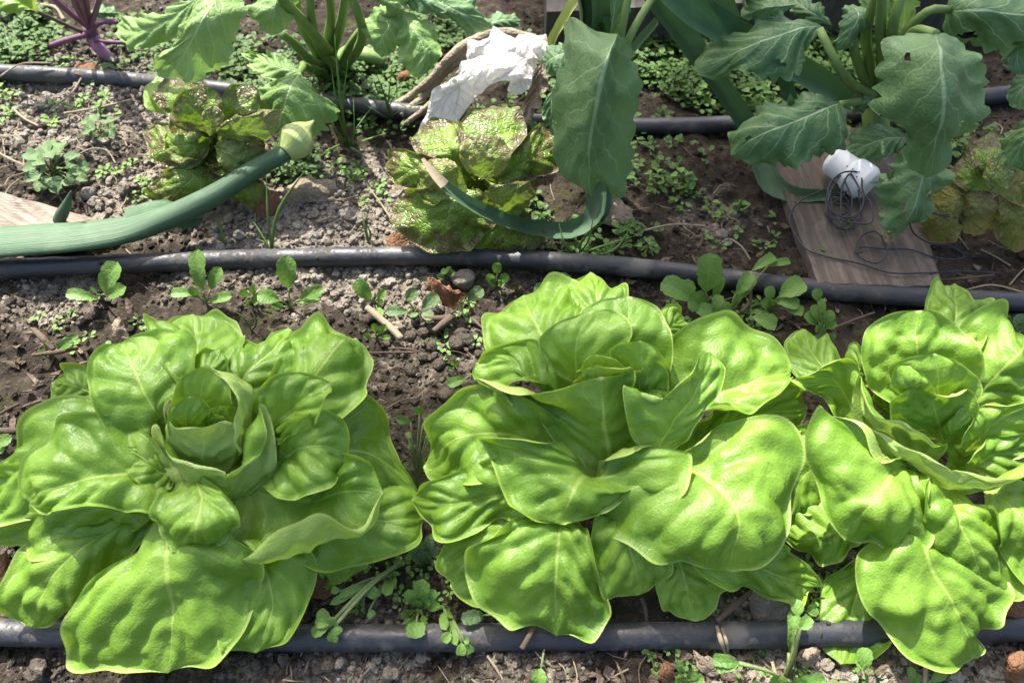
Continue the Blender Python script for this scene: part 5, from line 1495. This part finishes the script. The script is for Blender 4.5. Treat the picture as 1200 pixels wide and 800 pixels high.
stick('48,6,1.2 66,10,1.4 75,24,.8', .0020, 'bent pale dry stalk beside the purple kohlrabi', M_DRY, 'straw', cat='straw')
stick('755,270,1.6 790,263,1.3 826,265,.7', .0010, 'long pale straw on the shaded soil left of the weathered board', M_DRY, 'straw', cat='straw')
stick('858,281,.8 868,288,.9 879,304,.5', .0009, 'curved pale straw behind the middle pipe near the board', M_DRY, 'straw', cat='straw')
stick('434,222,.8 446,238,.8 458,256,.7', .0008, 'thin straw on the gravelly soil left of the glossy bronze lettuce', M_DRY, 'straw', cat='straw')
stick('382,234,.8 400,234,.8 420,229,.8', .0008, 'thin straw lying across the gravelly soil', M_DRY, 'straw', cat='straw')
stick('372,260,.9 380,257,.9 388,254,.9', .0013, 'short thick straw on the gravelly soil behind the middle pipe', M_DRY, 'straw', cat='straw')
stick('473,284,.8 484,290,1.1 494,295,.9', .0014, 'dry pale stub under the front leaf of the glossy bronze lettuce', M_DRY, cat='stick')
stick('840,728,1.9 860,710,1.9 880,693,1.5', [.0018, .0020, .0018], 'grey brown stick leaning on the near pipe under the middle lettuce', M_TWIG)
stick('752,700,1.6 756,712,1.4 758,730,.8', .0014, 'short curved stem above the near pipe below the middle lettuce', M_TWIG)
stick('612,760,2.2 620,745,2.4 628,730,2.2', [.0022, .0024, .0018], 'reddish brown stub lying across the near pipe', M_TWIG)
stick('840,733,2.0 845,750,2.1 850,766,1.2', [.0012, .0018, .0008], 'dry grass wisp draped over the near pipe', M_DRY, 'straw', cat='straw')
stick('846,735,2.0 851,750,2.1 853,764,1.2', [.0010, .0014, .0006], 'second dry grass wisp beside the first over the near pipe', M_DRY, 'straw', cat='straw')
stick('571,768,.7 581,782,.8 592,800,.5', .0008, 'thin straw below the near pipe left of the drooping stalk', M_DRY, 'straw', cat='straw')
stick('1083,820,.5 1084,795,1.6 1086,772,2.4', .0014, 'upright dry stub at the bottom edge under the right lettuce tip', M_DRY, cat='stick')
stick('905,775,.8 909,790,.9 913,805,.8', .0012, 'short dry straw below the pipe left of the tall seedling', M_DRY, 'straw', cat='straw')
stick('1130,340,.6 1160,334,.8 1210,346,.7', .0009, 'long thin pale root above the right lettuce', M_DRY, 'straw', cat='straw')
stick('1100,328,.6 1130,326,.8 1165,322,.6', .0010, 'thin reddish twig right of the weathered board', M_TWIG)
stick('975,385,.6 1000,375,.7 1025,366,.5', .0011, 'dark thin twig left of the right lettuce below the pipe', M_TWIG)
stick('868,366,.8 878,355,1 880,342,1.2', .0016, 'short upright dry stub among the seedlings behind the middle lettuce', M_TWIG)


def straw_litter(n, seed):
    r_ = np.random.default_rng(seed)
    VV, FF, UU = [], [], []
    off = 0
    for _ in range(n):
        z = r_.uniform()
        if z < .35: px, py = r_.uniform(-80, 320), r_.uniform(40, 240)
        elif z < .6: px, py = r_.uniform(300, 1300), r_.uniform(755, 850)
        elif z < .8: px, py = r_.uniform(640, 1250), r_.uniform(150, 360)
        else: px, py = r_.uniform(-60, 1260), r_.uniform(60, 800)
        p = G(px, py, .0015)
        a = r_.uniform(0, 2 * np.pi)
        L = r_.uniform(.006, .03)
        d = np.array([math.cos(a), math.sin(a), 0])
        s = np.array([-d[1], d[0], 0])
        c = [p - d * L / 2, p + s * L * r_.normal(0, .12) + np.array([0, 0, r_.uniform(0, .003)]), p + d * L / 2]
        for q in (0, 2):
            c[q][2] = gz(c[q]) + r_.uniform(.0005, .003)
        V, Q, _, uv = tube_arrays(c, r_.uniform(.0003, .0009), n=6, sides=4, cap=False)
        VV.append(V); FF.append(Q + off); UU.append(uv); off += len(V)
    return np.concatenate(VV), np.concatenate(FF), np.concatenate(UU)


V, F, uv = straw_litter(330, 5)
tag(obj('straw_litter', mesh_np('straw_litter', V, F, uv, M_DRY)), 'short bits of dry straw strewn over the soil', kind='stuff')
V, F, uv = straw_litter(260, 6)
tag(obj('twig_litter', mesh_np('twig_litter', V, F, uv, M_TWIG)), 'short bits of brown twig strewn over the soil', kind='stuff')


def chips(n, seed, mat, label, name):
    r_ = np.random.default_rng(seed)
    VV, FF = [], []
    off = 0
    for _ in range(n):
        z = r_.uniform()
        if z < .4: px, py = r_.uniform(700, 1300), r_.uniform(755, 850)
        elif z < .6: px, py = r_.uniform(-60, 180), r_.uniform(360, 520)
        elif z < .75: px, py = r_.uniform(640, 1200), r_.uniform(240, 420)
        else: px, py = r_.uniform(-60, 1260), r_.uniform(40, 840)
        p = G(px, py, .001)
        k = 7
        th = np.sort(r_.uniform(0, 2 * np.pi, k))
        a = r_.uniform(0, np.pi)
        L, W = r_.uniform(.004, .011), r_.uniform(.0015, .005)
        x, y = np.cos(th) * L * r_.uniform(.7, 1, k), np.sin(th) * W * r_.uniform(.7, 1, k)
        X, Y = x * math.cos(a) - y * math.sin(a), x * math.sin(a) + y * math.cos(a)
        tilt = r_.normal(0, .3, 2)
        Zt = X * tilt[0] + Y * tilt[1] + 2.5 * (x / L) ** 2 * .0012
        top = np.stack([X, Y, Zt + .0022], -1) + p
        bot = np.stack([X, Y, Zt + .0010], -1) + p
        V = np.concatenate([top, bot, [top.mean(0)], [bot.mean(0)]])
        j = np.arange(k); j2 = (j + 1) % k
        F = np.concatenate([np.stack([np.full(k, 2 * k), j, j2], -1), np.stack([np.full(k, 2 * k + 1), k + j2, k + j], -1), np.stack([j, k + j, k + j2], -1), np.stack([j, k + j2, j2], -1)])
        VV.append(V); FF.append(F + off); off += len(V)
    o = obj(name, mesh_np(name, np.concatenate(VV), np.concatenate(FF), None, mat, False))
    tag(o, label, kind='stuff')


M_CHIP = soil_like('bark_chip', (0.075, 0.055, 0.04), (0.15, 0.11, 0.08), (0.24, 0.19, 0.145), 0.9, 1, False)
chips(420, 3, M_CHIP, 'small flat chips of bark and leaf mould on the soil', 'bark_chips')


def rock(px, py, rpx, label, mat=M_STONE, squash=.75, seed=1, cat='stone', name='stone', rise=.35):
    p = G(px, py)
    r = rpx * m_per_px(p)
    V, F = ico(3)
    V = V * (1 + .22 * vnoise(V * 1.2 + seed, 61) + .10 * vnoise(V * 3 + seed, 62) + .04 * vnoise(V * 7 + seed, 63))[:, None]
    V = V * np.array([1, .9, squash]) * r
    o = obj(name, mesh_np(name, V, F, None, mat))
    o.location = Vector((p + np.array([0, 0, r * rise])).tolist())
    return tag(o, label, cat)


rock(545, 330, 14, 'round grey stone lying behind the curled brown leaf', seed=2)
rock(446, 321, 8, 'small pale stone touching the front of the middle pipe', seed=3)
rock(900, 712, 26, 'grey flat stone under the leaf tip above the near pipe', squash=.5, seed=4)
rock(386, 778, 11, 'rounded pale clod below the near pipe', M_CLOD, seed=5, name='soil_clod', cat='clod')
rock(178, 377, 5, 'tiny cream pebble behind the left lettuce', seed=6)
rock(105, 229, 9, 'small brown stone at the end of the bleached board', seed=7)
rock(174, 247, 7, 'small pale stone below the left bronze lettuce', seed=8)
rock(401, 252, 6, 'pale yellowish pebble on the gravelly soil behind the pipe', seed=9)
rock(281, 277, 8, 'pale tan stone under the onion stalk right part', seed=10)
rock(846, 276, 7, 'light grey pebble on the shaded soil left of the board', seed=12)
rock(853, 285, 6, 'second light pebble just below the light grey pebble', seed=13)
rock(1058, 334, 8, 'pale stone at the lower edge of the weathered board', seed=14)
rock(430, 345, 8, 'grey clod behind the thick dry stick', M_CLOD, seed=20, name='soil_clod', cat='clod')
for i, (x, y, r_) in enumerate(((508, 408, 9), (482, 395, 9), (514, 429, 8), (523, 464, 9), (482, 435, 8), (497, 420, 7), (535, 405, 10), (548, 400, 8), (497, 391, 7), (470, 412, 7), (560, 378, 8), (540, 392, 7), (522, 385, 6), (486, 470, 6))):
    o = rock(x, y, r_, 'rounded grey soil clod in the open gap between left and middle lettuces', M_CLOD, .85, 30 + i, 'clod', 'soil_clod')
    o['group'] = 'clods between the left and middle lettuces'

# fallen leaves
def fallen(name, cols, mat, label, **kw):
    p = P(*parse(cols[1])[len(parse(cols[1])) // 2]); p[2] = 0
    V, F, uv = leaf_geo(cols, 1, axis=p + np.array([0, -.1, .4]), **{**dict(nu=30, nv=26, wave=.003, ruffle=.003, vein_h=.0016), **kw})
    o = obj(name, mesh_np(name, V - p, F, uv, mat))
    o.location = Vector(p.tolist())
    return tag(o, label, 'leaf')


fallen('curled_leaf', ['512,328,2.8 527,336,2.8', '500,324,1.6 514,332,3.2 530,344,3.0 546,344,1.4', '500,338,.9 517,354,.9 528,362,.6'], M_DEADLEAF, 'curled ribbed brown dead leaf beside the round grey stone', ruffle_n=5, ruffle=.004, vein_h=.004)
fallen('fallen_leaf', ['345,212,1.6 370,209,1.6 390,212,1', '330,226,1.2 352,222,1.8 375,222,1.5 396,222,.8', '340,240,.5 365,236,.6 388,232,.5'], M_GREYLEAF, 'flat grey brown dead leaf at the foot of the left bronze lettuce')
fallen('fallen_leaf', ['312,225,1.5 322,222,1.4', '296,236,1 312,240,1.6 328,246,.6', '300,252,.6 315,256,.5'], M_DEADLEAF, 'small brown dead leaf under the onion stalk beside the grey dead leaf')
fallen('fallen_leaf', ['708,238,1.5 722,232,1.6', '706,262,.8 722,250,1.6 742,245,1.0', '722,266,.7 738,262,.7'], M_GREYLEAF, 'torn pale grey leaf scrap below the folded brassica leaf')
fallen('fallen_leaf', ['1168,690,3 1190,692,3', '1150,712,2 1175,706,2.5 1215,700,2', '1165,722,1.4 1190,722,1.4'], M_DEADLEAF, 'dark brown dead leaf under the right lettuce at the right edge')
fallen('fallen_leaf', ['-10,650,3 4,648,3', '-6,690,.8 4,668,2.6 8,645,3', '6,690,1 14,670,1.8'], M_DEADLEAF, 'brown curled leaf under the left lettuce at the left edge')
fallen('fallen_leaf', ['362,672,1.6 372,668,2', '366,700,.6 378,684,1.8 392,670,1.6', '380,702,.6 392,690,.8'], M_DEADLEAF, 'reddish brown dead leaf tucked under the left lettuce beside the weeds')
fallen('fallen_leaf', ['92,88,1.5 104,84,1.5', '85,82,1 100,80,1.4 118,80,1', '90,76,1 108,75,1'], M_DEADLEAF, 'small orange brown leaf behind the back pipe near the kohlrabi')
fallen('fallen_leaf', ['470,84,1.5 478,82,1.5', '464,92,1 473,88,1.6 484,90,1', '470,97,.8 479,96,.8'], M_DEADLEAF, 'small orange leaf scrap below the pale brassica leaf')
fallen('fallen_leaf', ['775,780,1 782,775,1', '770,795,.8 780,786,1.4 790,784,1', '780,800,.6 788,794,.6'], M_DEADLEAF, 'small orange brown leaf scrap at the bottom edge below the near pipe')
fallen('fallen_leaf', ['1180,770,1.6 1195,762,1.6', '1180,795,.6 1192,782,2 1212,770,1.4', '1195,800,.6 1210,790,.8'], M_DEADLEAF, 'brown dead leaf at the bottom right corner')
fallen('fallen_leaf', ['820,772,1 832,768,1.2', '812,760,.8 830,775,1.4 842,790,.8', '818,782,.6 832,792,.6'], M_GREYLEAF, 'pale tan leaf scrap below the near pipe')
fallen('fallen_leaf', ['940,762,1 955,758,1.2', '932,772,.8 950,768,1.4 962,762,.8', '942,780,.6 956,774,.6'], M_GREYLEAF, 'pinkish tan leaf scrap beside the tall seedling')
fallen('fallen_leaf', ['132,378,1.4 140,372,1.6', '133,392,.8 138,384,1.4 146,380,1', '142,395,.6 147,388,.8'], M_GREYLEAF, 'grey flat bark scrap standing on the soil behind the left lettuce')
